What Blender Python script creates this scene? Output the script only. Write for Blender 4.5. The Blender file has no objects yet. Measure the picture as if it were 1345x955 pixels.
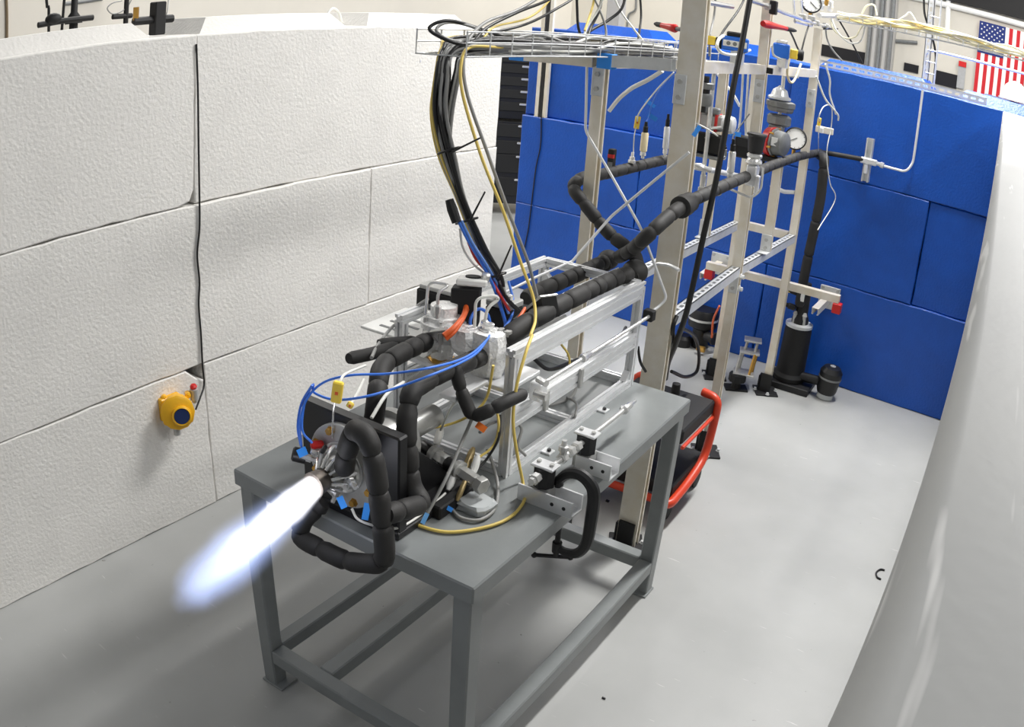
import bpy, math, random
from mathutils import Vector, Matrix, Euler, noise as mnoise

random.seed(7)
scene = bpy.context.scene
COL = scene.collection

# ------------------------------------------------------------------ camera (wide lens with barrel distortion)
CAM_POS = Vector((2.49194, -1.72669, 1.90916))
CAM_ROT = Euler((math.radians(66.76238), math.radians(-4.04892), math.radians(34.76893)), 'XYZ')
LENS_F, LENS_A = 1149.56395, -0.0927484           # image radius in pixels = F * (theta + A * theta^3)
cam_data = bpy.data.cameras.new('camera')
cam = bpy.data.objects.new('camera', cam_data)
COL.objects.link(cam)
cam.location = CAM_POS
cam.rotation_euler = CAM_ROT
cam_data.type = 'PANO'
cam_data.sensor_fit = 'HORIZONTAL'
cam_data.sensor_width = 36.0
cam_data.clip_start = 0.005
cam_data.clip_end = 100
KS = (0.0, 3.24329675e-02, 2.34810774e-05, 6.59562738e-07, 9.84150365e-08)
for holder in (cam_data, getattr(cam_data, 'cycles', None)):
    try:
        holder.panorama_type = 'FISHEYE_LENS_POLYNOMIAL'
        holder.fisheye_fov = math.radians(150)
        for i, k in enumerate(KS):
            setattr(holder, 'fisheye_polynomial_k%d' % i, -k)
    except (AttributeError, TypeError):
        pass
scene.camera = cam

# ------------------------------------------------------------------ light: shop ambient and ceiling strip lights
world = bpy.data.worlds.new('world')
scene.world = world
world.use_nodes = True
world.node_tree.nodes['Background'].inputs[0].default_value = (0.95, 0.97, 1.0, 1)
world.node_tree.nodes['Background'].inputs[1].default_value = 0.36

def strip_light(loc, size, power, yaw=0.0, col=(1.0, 0.985, 0.965)):
    d = bpy.data.lights.new('ceiling_strip_light', 'AREA')
    d.shape = 'RECTANGLE'; d.size = size[0]; d.size_y = size[1]
    d.energy = power; d.color = col
    o = bpy.data.objects.new('ceiling_strip_light', d)
    COL.objects.link(o); o.location = loc; o.rotation_euler = (0, 0, yaw)
    return o
for lx, ly, pw in [(1.9, 3.1, 430), (5.0, 0.4, 185), (-3.0, 1.6, 170), (4.8, 4.8, 130), (-1.6, 6.6, 150), (3.2, 7.0, 110)]:
    strip_light((lx, ly, 4.6), (0.35, 2.4), pw)

vs = scene.view_settings
vs.view_transform = 'Standard'; vs.look = 'None'; vs.gamma = 1.0; vs.use_curve_mapping = False
vs.exposure = -0.40

# ------------------------------------------------------------------ frames and helpers
YAW = 0.037                                        # table and rack stand turned by this against the block walls
ORG = Vector((1.663, -0.533, 0.0))                 # the table's front right corner on the floor
CY_, SY_ = math.cos(YAW), math.sin(YAW)
def t2w(p):
    return Vector((ORG.x + CY_*p[0] - SY_*p[1], ORG.y + SY_*p[0] + CY_*p[1], p[2]))
def w2t(p):
    dx, dy = p[0]-ORG.x, p[1]-ORG.y
    return Vector((CY_*dx + SY_*dy, -SY_*dx + CY_*dy, p[2]))
CAM_M = CAM_ROT.to_matrix()
def sight(px, py):
    x, y = px-672.5, py-477.5
    r = math.hypot(x, y)+1e-9
    th = r/LENS_F
    for _ in range(20):
        th -= (LENS_F*(th+LENS_A*th**3)-r)/(LENS_F*(1+3*LENS_A*th*th))
    return CAM_M @ Vector((math.sin(th)*x/r, -math.sin(th)*y/r, -math.cos(th)))
def at(px, py, axis, val):
    """where a survey sight line of the photograph meets the plane u, v, x, y or z = val; in table coordinates (u, v, z), or world ones for x and y"""
    d = sight(px, py)
    if axis in 'xy':
        i = 'xy'.index(axis)
        return CAM_POS + d*((val-CAM_POS[i])/d[i])
    if axis == 'z':
        return w2t(CAM_POS + d*((val-CAM_POS.z)/d.z))
    n = Vector((CY_, SY_, 0)) if axis == 'u' else Vector((-SY_, CY_, 0))
    return w2t(CAM_POS + d*((val - n.dot(CAM_POS-ORG))/n.dot(d)))
def atz(px, py, z):                                # world point on a level plane
    d = sight(px, py)
    return CAM_POS + d*((z-CAM_POS.z)/d.z)
def mpp(p):                                        # metres per photograph pixel at a table-frame point
    return (t2w(p)-CAM_POS).length/1120.0

def lin(c):
    c = c/255.0
    return c/12.92 if c <= 0.04045 else ((c+0.055)/1.055)**2.4
def rgb(r, g, b):
    return (lin(r), lin(g), lin(b), 1)

MATS = {}
def mat(name, col, rough=0.5, metal=0.0, bump=None, var=None, emit=None, alpha=None, coat=0.0, col2=None):
    """bump=(scale, strength, distance); var=(scale, amount): soft mottling between col and col2 (or a darker col)"""
    if name in MATS:
        return MATS[name]
    m = bpy.data.materials.new(name); m.use_nodes = True
    nt = m.node_tree; b = nt.nodes['Principled BSDF']
    b.inputs['Base Color'].default_value = col
    b.inputs['Roughness'].default_value = rough
    b.inputs['Metallic'].default_value = metal
    if coat:
        b.inputs['Coat Weight'].default_value = coat
    if emit:
        b.inputs['Emission Color'].default_value = col; b.inputs['Emission Strength'].default_value = emit
    tc = nt.nodes.new('ShaderNodeTexCoord')
    if var:
        n = nt.nodes.new('ShaderNodeTexNoise'); n.inputs['Scale'].default_value = var[0]; n.inputs['Detail'].default_value = 5; n.inputs['Roughness'].default_value = 0.6
        nt.links.new(tc.outputs['Object'], n.inputs['Vector'])
        rp = nt.nodes.new('ShaderNodeMapRange'); rp.inputs[1].default_value = 0.35; rp.inputs[2].default_value = 0.7
        nt.links.new(n.outputs['Fac'], rp.inputs[0])
        mx = nt.nodes.new('ShaderNodeMix'); mx.data_type = 'RGBA'
        mx.inputs[6].default_value = col
        mx.inputs[7].default_value = col2 if col2 else tuple(c*(1-var[1]) for c in col[:3])+(1,)
        nt.links.new(rp.outputs[0], mx.inputs[0]); nt.links.new(mx.outputs[2], b.inputs['Base Color'])
    if bump:
        n = nt.nodes.new('ShaderNodeTexNoise'); n.inputs['Scale'].default_value = bump[0]; n.inputs['Detail'].default_value = 4
        nt.links.new(tc.outputs['Object'], n.inputs['Vector'])
        bp = nt.nodes.new('ShaderNodeBump'); bp.inputs['Strength'].default_value = bump[1]; bp.inputs['Distance'].default_value = bump[2]
        nt.links.new(n.outputs['Fac'], bp.inputs['Height']); nt.links.new(bp.outputs['Normal'], b.inputs['Normal'])
    MATS[name] = m
    return m

def basis(d):
    d = Vector(d).normalized()
    a = Vector((0, 0, 1)) if abs(d.z) < 0.9 else Vector((1, 0, 0))
    x = d.cross(a).normalized()
    return x, x.cross(d).normalized()*-1 if False else d.cross(x).normalized(), d

def catmull(pts, per=6):
    pts = [Vector(p) for p in pts]
    if len(pts) < 3:
        return pts
    out = []
    P = [2*pts[0]-pts[1]]+pts+[2*pts[-1]-pts[-2]]
    for i in range(1, len(P)-2):
        p0, p1, p2, p3 = P[i-1:i+3]
        for k in range(per):
            t = k/per
            out.append(0.5*((2*p1)+(p2-p0)*t+(2*p0-5*p1+4*p2-p3)*t*t+(3*p1-p0-3*p2+p3)*t**3))
    out.append(pts[-1])
    return out

def fillet(pts, r, n=5):
    """polyline with rounded corners"""
    pts = [Vector(p) for p in pts]
    out = [pts[0]]
    for i in range(1, len(pts)-1):
        a, b, c = pts[i-1], pts[i], pts[i+1]
        k = min(r, (a-b).length*0.48, (c-b).length*0.48)
        p, q = b+(a-b).normalized()*k, b+(c-b).normalized()*k
        for j in range(n+1):
            t = j/n
            out.append(p*(1-t)**2+b*2*t*(1-t)+q*t*t)
    out.append(pts[-1])
    return out

class MB:
    def __init__(self):
        self.v, self.f = [], []
    def add(self, vs, fs):
        o = len(self.v)
        self.v += [Vector(p) for p in vs]
        self.f += [tuple(i+o for i in f) for f in fs]
        return self
    def box(self, c, s, rot=None, bev=0.0):
        c = Vector(c); h = [x/2 for x in s]
        b = min(bev, min(h)*0.9)
        R = rot if rot is not None else Matrix.Identity(3)
        if b <= 0:
            vs = [R @ Vector((x*h[0], y*h[1], z*h[2]))+c for x in (-1, 1) for y in (-1, 1) for z in (-1, 1)]
            return self.add(vs, [(0, 1, 3, 2), (4, 6, 7, 5), (0, 4, 5, 1), (2, 3, 7, 6), (0, 2, 6, 4), (1, 5, 7, 3)])
        vs, idx = [], {}
        for x in (-1, 1):
            for y in (-1, 1):
                for z in (-1, 1):
                    for ax in range(3):
                        p = [x*h[0], y*h[1], z*h[2]]
                        for k, sg in enumerate((x, y, z)):
                            if k != ax:
                                p[k] -= sg*b
                        idx[(x, y, z, ax)] = len(vs); vs.append(R @ Vector(p)+c)
        fs = []
        for ax in range(3):
            o1, o2 = [(1, 2), (2, 0), (0, 1)][ax]
            for sg in (-1, 1):
                q = []
                for a, bb in ((-1, -1), (1, -1), (1, 1), (-1, 1)):
                    k = [0, 0, 0]; k[ax] = sg; k[o1] = a; k[o2] = bb
                    q.append(idx[(*k, ax)])
                fs.append(tuple(q if sg > 0 else q[::-1]))
            for a in (-1, 1):
                for bb in (-1, 1):
                    q = []
                    for sg, axx in ((-1, o1), (1, o1), (1, o2), (-1, o2)):
                        k = [0, 0, 0]; k[ax] = sg; k[o1] = a; k[o2] = bb
                        q.append(idx[(*k, axx)])
                    fs.append(tuple(q if a*bb > 0 else q[::-1]))
        for x in (-1, 1):
            for y in (-1, 1):
                for z in (-1, 1):
                    t = [idx[(x, y, z, a)] for a in range(3)]
                    fs.append(tuple(t if x*y*z > 0 else t[::-1]))
        return self.add(vs, fs)
    def bar(self, p0, p1, w, h=None, up=(0, 0, 1), bev=0.0):
        """a rectangular bar from p0 to p1"""
        p0, p1 = Vector(p0), Vector(p1); d = (p1-p0)
        L = d.length; d.normalize(); up = Vector(up)
        if abs(d.dot(up)) > 0.95:
            up = Vector((0, 1, 0))
        s = d.cross(up).normalized(); t = s.cross(d)
        R = Matrix((s, d, t)).transposed()
        return self.box((p0+p1)/2, (w, L, h or w), R, bev)
    def tube(self, pts, r, n=8, cap=True):
        pts = [Vector(p) for p in pts]
        rs = r if isinstance(r, (list, tuple)) else [r]*len(pts)
        dirs = []
        for i in range(len(pts)):
            a, b = pts[max(i-1, 0)], pts[min(i+1, len(pts)-1)]
            d = b-a
            dirs.append(d.normalized() if d.length > 1e-9 else Vector((0, 0, 1)))
        x = basis(dirs[0])[0]
        vs, fs = [], []
        for i, p in enumerate(pts):
            d = dirs[i]
            x = (x-d*x.dot(d))
            x = x.normalized() if x.length > 1e-6 else basis(d)[0]
            y = d.cross(x)
            for k in range(n):
                a = 2*math.pi*k/n
                vs.append(p+(x*math.cos(a)+y*math.sin(a))*rs[i])
        for i in range(len(pts)-1):
            for k in range(n):
                k2 = (k+1) % n
                fs.append((i*n+k, i*n+k2, (i+1)*n+k2, (i+1)*n+k))
        if cap:
            fs.append(tuple(range(n))[::-1]); fs.append(tuple(range((len(pts)-1)*n, len(pts)*n)))
        return self.add(vs, fs)
    def cyl(self, p0, p1, r0, r1=None, n=16):
        return self.tube([p0, p1], [r0, r0 if r1 is None else r1], n)
    def lathe(self, p, axis, prof, n=20):
        """prof: (distance along axis, radius)"""
        p = Vector(p); d = Vector(axis).normalized(); x = basis(d)[0]; y = d.cross(x)
        vs, fs = [], []
        for t, r in prof:
            for k in range(n):
                a = 2*math.pi*k/n
                vs.append(p+d*t+(x*math.cos(a)+y*math.sin(a))*max(r, 1e-5))
        for i in range(len(prof)-1):
            for k in range(n):
                k2 = (k+1) % n
                fs.append((i*n+k, i*n+k2, (i+1)*n+k2, (i+1)*n+k))
        fs.append(tuple(range(n))[::-1]); fs.append(tuple(range((len(prof)-1)*n, len(prof)*n)))
        return self.add(vs, fs)
    def ball(self, c, r, n=14, m=8, squash=(1, 1, 1)):
        vs, fs = [], []
        for i in range(m+1):
            t = math.pi*i/m
            for k in range(n):
                a = 2*math.pi*k/n
                vs.append(Vector(c)+Vector((math.sin(t)*math.cos(a)*r*squash[0], math.sin(t)*math.sin(a)*r*squash[1], math.cos(t)*r*squash[2])))
        for i in range(m):
            for k in range(n):
                k2 = (k+1) % n
                fs.append((i*n+k, (i+1)*n+k, (i+1)*n+k2, i*n+k2))
        return self.add(vs, fs)
    def prism(self, poly, o, ax, ay, depth):
        """2D outline (convex or not) in the plane o + a*ax + b*ay, pushed along depth"""
        o, ax, ay, dv = Vector(o), Vector(ax), Vector(ay), Vector(depth)
        n = len(poly)
        vs = [o+ax*a+ay*b for a, b in poly]+[o+ax*a+ay*b+dv for a, b in poly]
        fs = [tuple(range(n)), tuple(range(n, 2*n))[::-1]]
        for i in range(n):
            j = (i+1) % n
            fs.append((i, i+n, j+n, j))
        return self.add(vs, fs)
    def center(self):
        xs = [p.x for p in self.v]; ys = [p.y for p in self.v]; zs = [p.z for p in self.v]
        return Vector(((min(xs)+max(xs))/2, (min(ys)+max(ys))/2, min(zs)))
    def mesh(self, name, base, m, smooth=35):
        import bmesh
        me = bpy.data.meshes.new(name)
        me.from_pydata([tuple(p-base) for p in self.v], [], self.f)
        bm = bmesh.new(); bm.from_mesh(me)
        bmesh.ops.recalc_face_normals(bm, faces=bm.faces)
        bm.to_mesh(me); bm.free()
        if smooth:
            me.polygons.foreach_set('use_smooth', [True]*len(me.polygons))
            me.set_sharp_from_angle(angle=math.radians(smooth))
        me.materials.append(m)
        return me
    def build(self, name, m, parent, smooth=35, label=None, kind=None):
        """a part of a thing (a child mesh)"""
        base = Vector(parent.get('_b', (0, 0, 0))) if parent.type == 'EMPTY' or '_b' in parent else Vector((0, 0, 0))
        o = bpy.data.objects.new(name, self.mesh(name, base, m, smooth))
        COL.objects.link(o); o.parent = parent
        o['_b'] = tuple(base)
        if label: o['label'] = label
        if kind: o['kind'] = kind
        return o
    def solo(self, name, label, cat, m, frame='T', group=None, kind=None, smooth=35, base=None):
        """a thing that is one mesh"""
        base = Vector(base) if base is not None else self.center()
        o = bpy.data.objects.new(name, self.mesh(name, base, m, smooth))
        COL.objects.link(o)
        place(o, base, frame)
        tag(o, label, cat, group, kind)
        return o

def place(o, base, frame):
    if frame == 'T':
        o.location = t2w(base); o.rotation_euler = (0, 0, YAW)
    elif frame == 'B':
        o.location = b2w(base); o.rotation_euler = (0, 0, BYAW)
    else:
        o.location = base
    o['_b'] = tuple(base)
def tag(o, label=None, cat=None, group=None, kind=None):
    if label: o['label'] = label
    if cat: o['category'] = cat
    if group: o['group'] = group
    if kind: o['kind'] = kind
def thing(name, label, cat, base, frame='T', group=None, kind=None):
    o = bpy.data.objects.new(name, None); COL.objects.link(o)
    o.empty_display_size = 0.05
    place(o, Vector(base), frame)
    tag(o, label, cat, group, kind)
    return o
def copy_tree(o, parent=None):
    c = o.copy(); COL.objects.link(c)
    if parent is not None: c.parent = parent
    for ch in [k for k in bpy.data.objects if k.parent == o]:
        copy_tree(ch, c)
    return c
# back wall frame: origin on the left wall's plane
BYAW = -0.0193
BORG = Vector((0, 3.1224, 0))
def b2w(p):
    c, s = math.cos(BYAW), math.sin(BYAW)
    return Vector((BORG.x+c*p[0]-s*p[1], BORG.y+s*p[0]+c*p[1], p[2]))
def w2b(p):
    c, s = math.cos(BYAW), math.sin(BYAW); dx, dy = p[0]-BORG.x, p[1]-BORG.y
    return Vector((c*dx+s*dy, -s*dx+c*dy, p[2]))
def atb(px, py, d):
    """world sight line met with the plane d in front of (negative) the back wall, in back wall coordinates"""
    n = Vector((-math.sin(BYAW), math.cos(BYAW), 0)); q = sight(px, py)
    return w2b(CAM_POS+q*((d-n.dot(CAM_POS-BORG))/n.dot(q)))

# ------------------------------------------------------------------ materials
M_block = mat('white_painted_concrete', rgb(226, 224, 219), 0.75, bump=(75, 0.55, 0.006), var=(6, 0.06))
M_blockR = mat('worn_white_concrete', rgb(222, 222, 220), 0.6, bump=(60, 0.12, 0.002), var=(4, 0.07))
M_blue = mat('blue_painted_concrete', rgb(12, 82, 182), 0.4, bump=(70, 0.45, 0.006), var=(5, 0.18))
M_bluetop = M_blue
M_steel = mat('grey_table_paint', rgb(138, 142, 142), 0.34, 0.0, bump=(400, 0.05, 0.0004), var=(7, 0.14))
M_strut = mat('gold_zinc_strut', rgb(236, 231, 220), 0.34, 0.2, var=(9, 0.14), col2=rgb(222, 212, 190))
M_galv = mat('galvanized_steel', rgb(218, 220, 220), 0.34, 0.35, var=(20, 0.16))
M_alu = mat('brushed_aluminium', rgb(236, 237, 238), 0.28, 0.4, var=(25, 0.06))
M_stain = mat('stainless_steel', rgb(226, 226, 224), 0.2, 0.6)
M_dull = mat('dull_machined_metal', rgb(190, 190, 187), 0.36, 0.4, var=(30, 0.15))
M_foam = mat('black_foam_rubber', rgb(40, 39, 38), 0.66, bump=(300, 0.25, 0.001), var=(12, 0.25))
M_black = mat('black_anodized', rgb(22, 22, 24), 0.4)
M_blackm = mat('black_matte', rgb(16, 16, 17), 0.65)
M_blkcab = mat('black_cable_jacket', rgb(26, 26, 27), 0.45)
M_grycab = mat('grey_cable_jacket', rgb(148, 148, 146), 0.45)
M_whtcab = mat('white_cable_jacket', rgb(226, 226, 220), 0.45)
M_yelcab = mat('yellow_cable_jacket', rgb(236, 208, 110), 0.45)
M_blucab = mat('blue_cable_jacket', rgb(62, 122, 226), 0.4)
M_orgcab = mat('orange_cable_jacket', rgb(226, 98, 42), 0.45)
M_redcab = mat('red_cable_jacket', rgb(190, 40, 34), 0.45)
M_yellow = mat('yellow_enamel', rgb(238, 180, 28), 0.38, var=(30, 0.1))
M_ylplug = mat('yellow_plastic', rgb(248, 214, 78), 0.4)
M_red = mat('red_enamel', rgb(196, 34, 30), 0.35)
M_orange = mat('red_orange_enamel', rgb(212, 66, 36), 0.38)
M_bluep = mat('blue_plastic', rgb(38, 110, 214), 0.4)
M_tape = mat('blue_masking_tape', rgb(52, 146, 240), 0.65)
M_brass = mat('brass', rgb(206, 160, 80), 0.3, 0.85)
M_white = mat('white_plastic', rgb(236, 236, 232), 0.45)
M_beige = mat('beige_plastic', rgb(220, 206, 170), 0.5)
M_grey = mat('grey_cast_metal', rgb(132, 134, 134), 0.45, 0.5, var=(40, 0.2))
M_dark = mat('dark_cast_iron', rgb(44, 44, 45), 0.5, 0.3)
M_glassd = mat('dark_blue_lens', rgb(20, 44, 96), 0.08)
M_foil = mat('crinkled_foil', rgb(246, 246, 244), 0.25, 0.15, bump=(120, 0.9, 0.006))
M_wallfar = mat('cream_room_wall', rgb(206, 201, 189), 0.8, var=(2, 0.05))
M_greycol = mat('grey_column_paint', rgb(170, 168, 164), 0.7)

def mix_nodes(nt, a, b, fac_out):
    mx = nt.nodes.new('ShaderNodeMix'); mx.data_type = 'RGBA'
    for i, s in ((6, a), (7, b)):
        if isinstance(s, tuple): mx.inputs[i].default_value = s
        else: nt.links.new(s, mx.inputs[i])
    nt.links.new(fac_out, mx.inputs[0])
    return mx.outputs[2]
def floor_material():
    m = bpy.data.materials.new('painted_grey_concrete_floor'); m.use_nodes = True
    nt = m.node_tree; b = nt.nodes['Principled BSDF']
    tc = nt.nodes.new('ShaderNodeTexCoord')
    def noise_(scale, detail, lo, hi, mapscale=None):
        v = tc.outputs['Object']
        if mapscale:
            mp = nt.nodes.new('ShaderNodeMapping'); mp.inputs['Scale'].default_value = mapscale; mp.inputs['Rotation'].default_value = (0, 0, 0.5)
            nt.links.new(v, mp.inputs[0]); v = mp.outputs[0]
        n = nt.nodes.new('ShaderNodeTexNoise'); n.inputs['Scale'].default_value = scale; n.inputs['Detail'].default_value = detail
        nt.links.new(v, n.inputs['Vector'])
        r = nt.nodes.new('ShaderNodeMapRange'); r.inputs[1].default_value = lo; r.inputs[2].default_value = hi
        nt.links.new(n.outputs['Fac'], r.inputs[0])
        return r.outputs[0]
    c = mix_nodes(nt, rgb(176, 177, 175), rgb(163, 164, 162), noise_(2.2, 6, 0.35, 0.7))
    c = mix_nodes(nt, c, rgb(120, 119, 115), noise_(34, 3, 0.74, 0.8))
    c = mix_nodes(nt, c, rgb(196, 196, 194), noise_(9, 4, 0.70, 0.74, (1, 9, 1)))
    nt.links.new(c, b.inputs['Base Color'])
    b.inputs['Roughness'].default_value = 0.42
    n = nt.nodes.new('ShaderNodeTexNoise'); n.inputs['Scale'].default_value = 60
    nt.links.new(tc.outputs['Object'], n.inputs['Vector'])
    bp = nt.nodes.new('ShaderNodeBump'); bp.inputs['Strength'].default_value = 0.08; bp.inputs['Distance'].default_value = 0.002
    nt.links.new(n.outputs['Fac'], bp.inputs['Height']); nt.links.new(bp.outputs['Normal'], b.inputs['Normal'])
    return m

# ------------------------------------------------------------------ floor
fl = MB().box((1.0, 3.0, -0.05), (14, 14, 0.1)).solo('floor', None, None, floor_material(), 'W', kind='structure', smooth=0)

# ------------------------------------------------------------------ block walls
def ragged(poly, step=0.07, jit=0.0025):
    out = []
    n = len(poly)
    for i in range(n):
        a, b = Vector(poly[i]), Vector(poly[(i+1) % n])
        k = max(1, int((b-a).length/step))
        d = (b-a).normalized() if (b-a).length > 0 else Vector((1, 0)); nn = Vector((-d.y, d.x))
        for j in range(k):
            p = a+(b-a)*(j/k)
            if j: p = p+nn*random.uniform(-jit, jit)
            out.append((p.x, p.y))
    return out
def block(parent, poly, o, ax, ay, depth, m, bev=0.0045, lugs=()):
    """a cast block: outline in its face plane, chamfered rim, body behind; lugs = (start, end) of the raised keys on top"""
    pts = ragged(poly)
    cx = (min(p[0] for p in pts)+max(p[0] for p in pts))/2; cy = (min(p[1] for p in pts)+max(p[1] for p in pts))/2
    hx = max(p[0] for p in pts)-cx; hy = max(p[1] for p in pts)-cy
    o, ax, ay, dv = Vector(o), Vector(ax), Vector(ay), Vector(depth)
    dn = dv.normalized()
    n = len(pts)
    def inset(p):
        return (cx+(p[0]-cx)*(1-bev/hx), cy+(p[1]-cy)*(1-bev/hy))
    mb = MB()
    A = [o+ax*inset(p)[0]+ay*inset(p)[1] for p in pts]
    B = [o+ax*p[0]+ay*p[1]+dn*bev*0.8 for p in pts]
    C = [o+ax*p[0]+ay*p[1]+dv for p in pts]
    fs = [tuple(range(n))]
    for i in range(n):
        j = (i+1) % n
        fs += [(i, i+n, j+n, j), (i+n, i+2*n, j+2*n, j+n)]
    fs.append(tuple(range(2*n, 3*n))[::-1])
    mb.add(A+B+C, fs)
    top = max(p[1] for p in poly)
    for s, e in lugs:
        D = dv.length
        q = [(s, D*0.2, 0), (e, D*0.2, 0), (e, D*0.8, 0), (s, D*0.8, 0), (s+0.06, D*0.28, 0.062), (e-0.06, D*0.28, 0.062), (e-0.06, D*0.72, 0.062), (s+0.06, D*0.72, 0.062)]
        mb.add([o+ax*a+dn*b+ay*(top-0.002+c) for a, b, c in q], [(0, 3, 2, 1), (4, 5, 6, 7), (0, 1, 5, 4), (1, 2, 6, 5), (2, 3, 7, 6), (3, 0, 4, 7)])
    return mb.build('concrete_block', m, parent, smooth=20)
G = 0.0028
def rect(a0, a1, b0, b1):
    return [(a0+G, b0+G*0.6), (a1-G, b0+G*0.6), (a1-G, b1-G*0.6), (a0+G, b1-G*0.6)]
wl = thing('wall_left', None, None, (0, 0, 0), 'W', kind='structure')
def lblock(poly, lugs=(), x=0.0):
    return block(wl, poly, (x, 0, 0), (0, 1, 0), (0, 0, 1), (-0.61, 0, 0), M_block, lugs=lugs)
top_l = rect(-1.83, 0, 1.22, 1.83)
top_l[1:2] = [(-0.075, 1.224), (-0.028, 1.236), (-0.010, 1.275)]
lblock(top_l, lugs=((-1.70, -0.98), (-0.86, -0.12)))
lblock(rect(0, 1.83, 1.22, 1.83), lugs=((0.10, 0.86), (0.98, 1.70)), x=-0.012)
lblock(rect(-2.745, -0.915, 0.61, 1.22))
lblock(rect(-0.915, 0.915, 0.61, 1.22))
lblock(rect(0.915, 1.83, 0.61, 1.22), x=-0.006)
bot_l = rect(-1.83, 0, 0, 0.61)
bot_l[2:3] = [(-0.003, 0.545), (-0.035, 0.560), (-0.085, 0.606)]
lblock(bot_l)
lblock(rect(0, 1.83, 0, 0.61), x=-0.003)

wb = thing('wall_back', None, None, (0, 0, 0), 'B', kind='structure')
def bblock(x0, x1, z0, z1, lugs=(), d=0.0, m=M_blue):
    return block(wb, rect(x0, x1, z0, z1), (0, d, 0), (1, 0, 0), (0, 0, 1), (0, 0.61, 0), m, bev=0.006, lugs=lugs)
bblock(-0.745, 1.085, 1.22, 1.83, ((-0.55, 0.1), (0.25, 0.95)), d=0.035)
bblock(1.085, 2.915, 1.22, 1.83, ((1.2, 1.9), (2.05, 2.8)), d=0.0)
bblock(-0.745, 0.17, 0.61, 1.22)
bblock(0.17, 2.0, 0.61, 1.22)
bblock(2.0, 3.8, 0.61, 1.22, d=0.012)
bblock(-0.745, 1.085, 0, 0.61)
bblock(1.085, 2.915, 0, 0.61)

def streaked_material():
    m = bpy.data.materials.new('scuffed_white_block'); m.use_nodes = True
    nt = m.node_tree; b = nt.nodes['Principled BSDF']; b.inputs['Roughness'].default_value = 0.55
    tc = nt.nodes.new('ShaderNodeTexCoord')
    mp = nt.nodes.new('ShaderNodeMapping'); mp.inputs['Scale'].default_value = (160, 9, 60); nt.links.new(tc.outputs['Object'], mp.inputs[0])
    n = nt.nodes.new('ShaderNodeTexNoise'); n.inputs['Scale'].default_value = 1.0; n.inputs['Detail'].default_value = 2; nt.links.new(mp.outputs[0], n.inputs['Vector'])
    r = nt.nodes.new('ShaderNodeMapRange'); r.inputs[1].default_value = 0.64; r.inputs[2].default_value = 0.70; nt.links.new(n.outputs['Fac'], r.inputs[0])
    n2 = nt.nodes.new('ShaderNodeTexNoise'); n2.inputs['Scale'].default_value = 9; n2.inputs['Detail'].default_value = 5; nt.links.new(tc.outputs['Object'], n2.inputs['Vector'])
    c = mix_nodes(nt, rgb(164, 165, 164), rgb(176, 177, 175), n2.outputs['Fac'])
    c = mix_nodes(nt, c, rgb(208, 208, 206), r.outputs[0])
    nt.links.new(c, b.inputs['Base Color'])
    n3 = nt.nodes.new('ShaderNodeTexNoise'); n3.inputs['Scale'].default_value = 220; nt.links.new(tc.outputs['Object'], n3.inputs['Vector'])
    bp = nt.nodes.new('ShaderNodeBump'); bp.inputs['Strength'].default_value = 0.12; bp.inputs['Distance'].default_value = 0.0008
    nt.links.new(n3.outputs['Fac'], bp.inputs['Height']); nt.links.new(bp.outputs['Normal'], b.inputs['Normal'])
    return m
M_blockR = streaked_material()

# right wall: the block row the camera looks along from just above its edge
RYAW = 0.0295
wr = thing('wall_right', None, None, (2.4415, 0, 0), 'W', kind='structure')
wr.rotation_euler = (0, 0, RYAW)
wr['_b'] = (0, 0, 0)
for i, (y0, y1) in enumerate(((-2.7, 1.0), (1.0, 3.02))):
    for z0, z1 in ((0, 0.61), (0.61, 1.22), (1.22, 1.83)):
        mb = MB().box((0.30, (y0+y1)/2, (z0+z1)/2), (0.60, y1-y0-0.006, z1-z0-0.004), bev=0.007)
        mb.build('concrete_block', M_blockR, wr, smooth=50)

# the room beyond the test bay
MB().box((-3.3, 3, 2.5), (0.1, 14, 5)).solo('wall_room_left', None, None, mat('pale_cream_wall', rgb(226, 221, 210), 0.8, var=(2, 0.05)), 'W', kind='structure', smooth=0)
MB().box((1.0, 7.9, 2.5), (13, 0.1, 5)).solo('wall_room_back', None, None, M_wallfar, 'W', kind='structure', smooth=0)

# ------------------------------------------------------------------ welded steel table (table frame: u to the right, v away, both 0 at its front right corner)
H = 0.765
TW, TL = 0.762, 1.215
tb = thing('steel_table', 'grey painted steel work table carrying the test rig', 'table', (-TW/2, TL/2, 0))
mb = MB().box((-TW/2, TL/2, H-0.024), (TW, TL, 0.048), bev=0.004)
mb.build('table_top', M_steel, tb)
LEG = 0.05
for u in (-TW+0.035, -0.035):
    for v in (0.035, TL-0.035):
        lg = MB().box((u, v, (H-0.045)/2+0.003), (LEG, LEG, H-0.045), bev=0.004).build('leg', M_steel, tb)
        MB().box((u+(0.012 if u < -.4 else -.012), v+(0.006 if v < .5 else -.006), 0.004), (0.085, 0.075, 0.008), bev=0.002).build('foot_plate', M_steel, lg)
ZS = 0.125
for a, b in (((-TW+0.06, 0.035), (-0.06, 0.035)), ((-TW+0.06, TL-0.035), (-0.06, TL-0.035)), ((-TW+0.035, 0.06), (-TW+0.035, TL-0.06)), ((-0.035, 0.06), (-0.035, TL-0.06)), ((-TW+0.235, 0.06), (-TW+0.235, TL-0.06))):
    MB().bar((*a, ZS), (*b, ZS), 0.05, 0.05, bev=0.004).build('stretcher', M_steel, tb)

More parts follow.
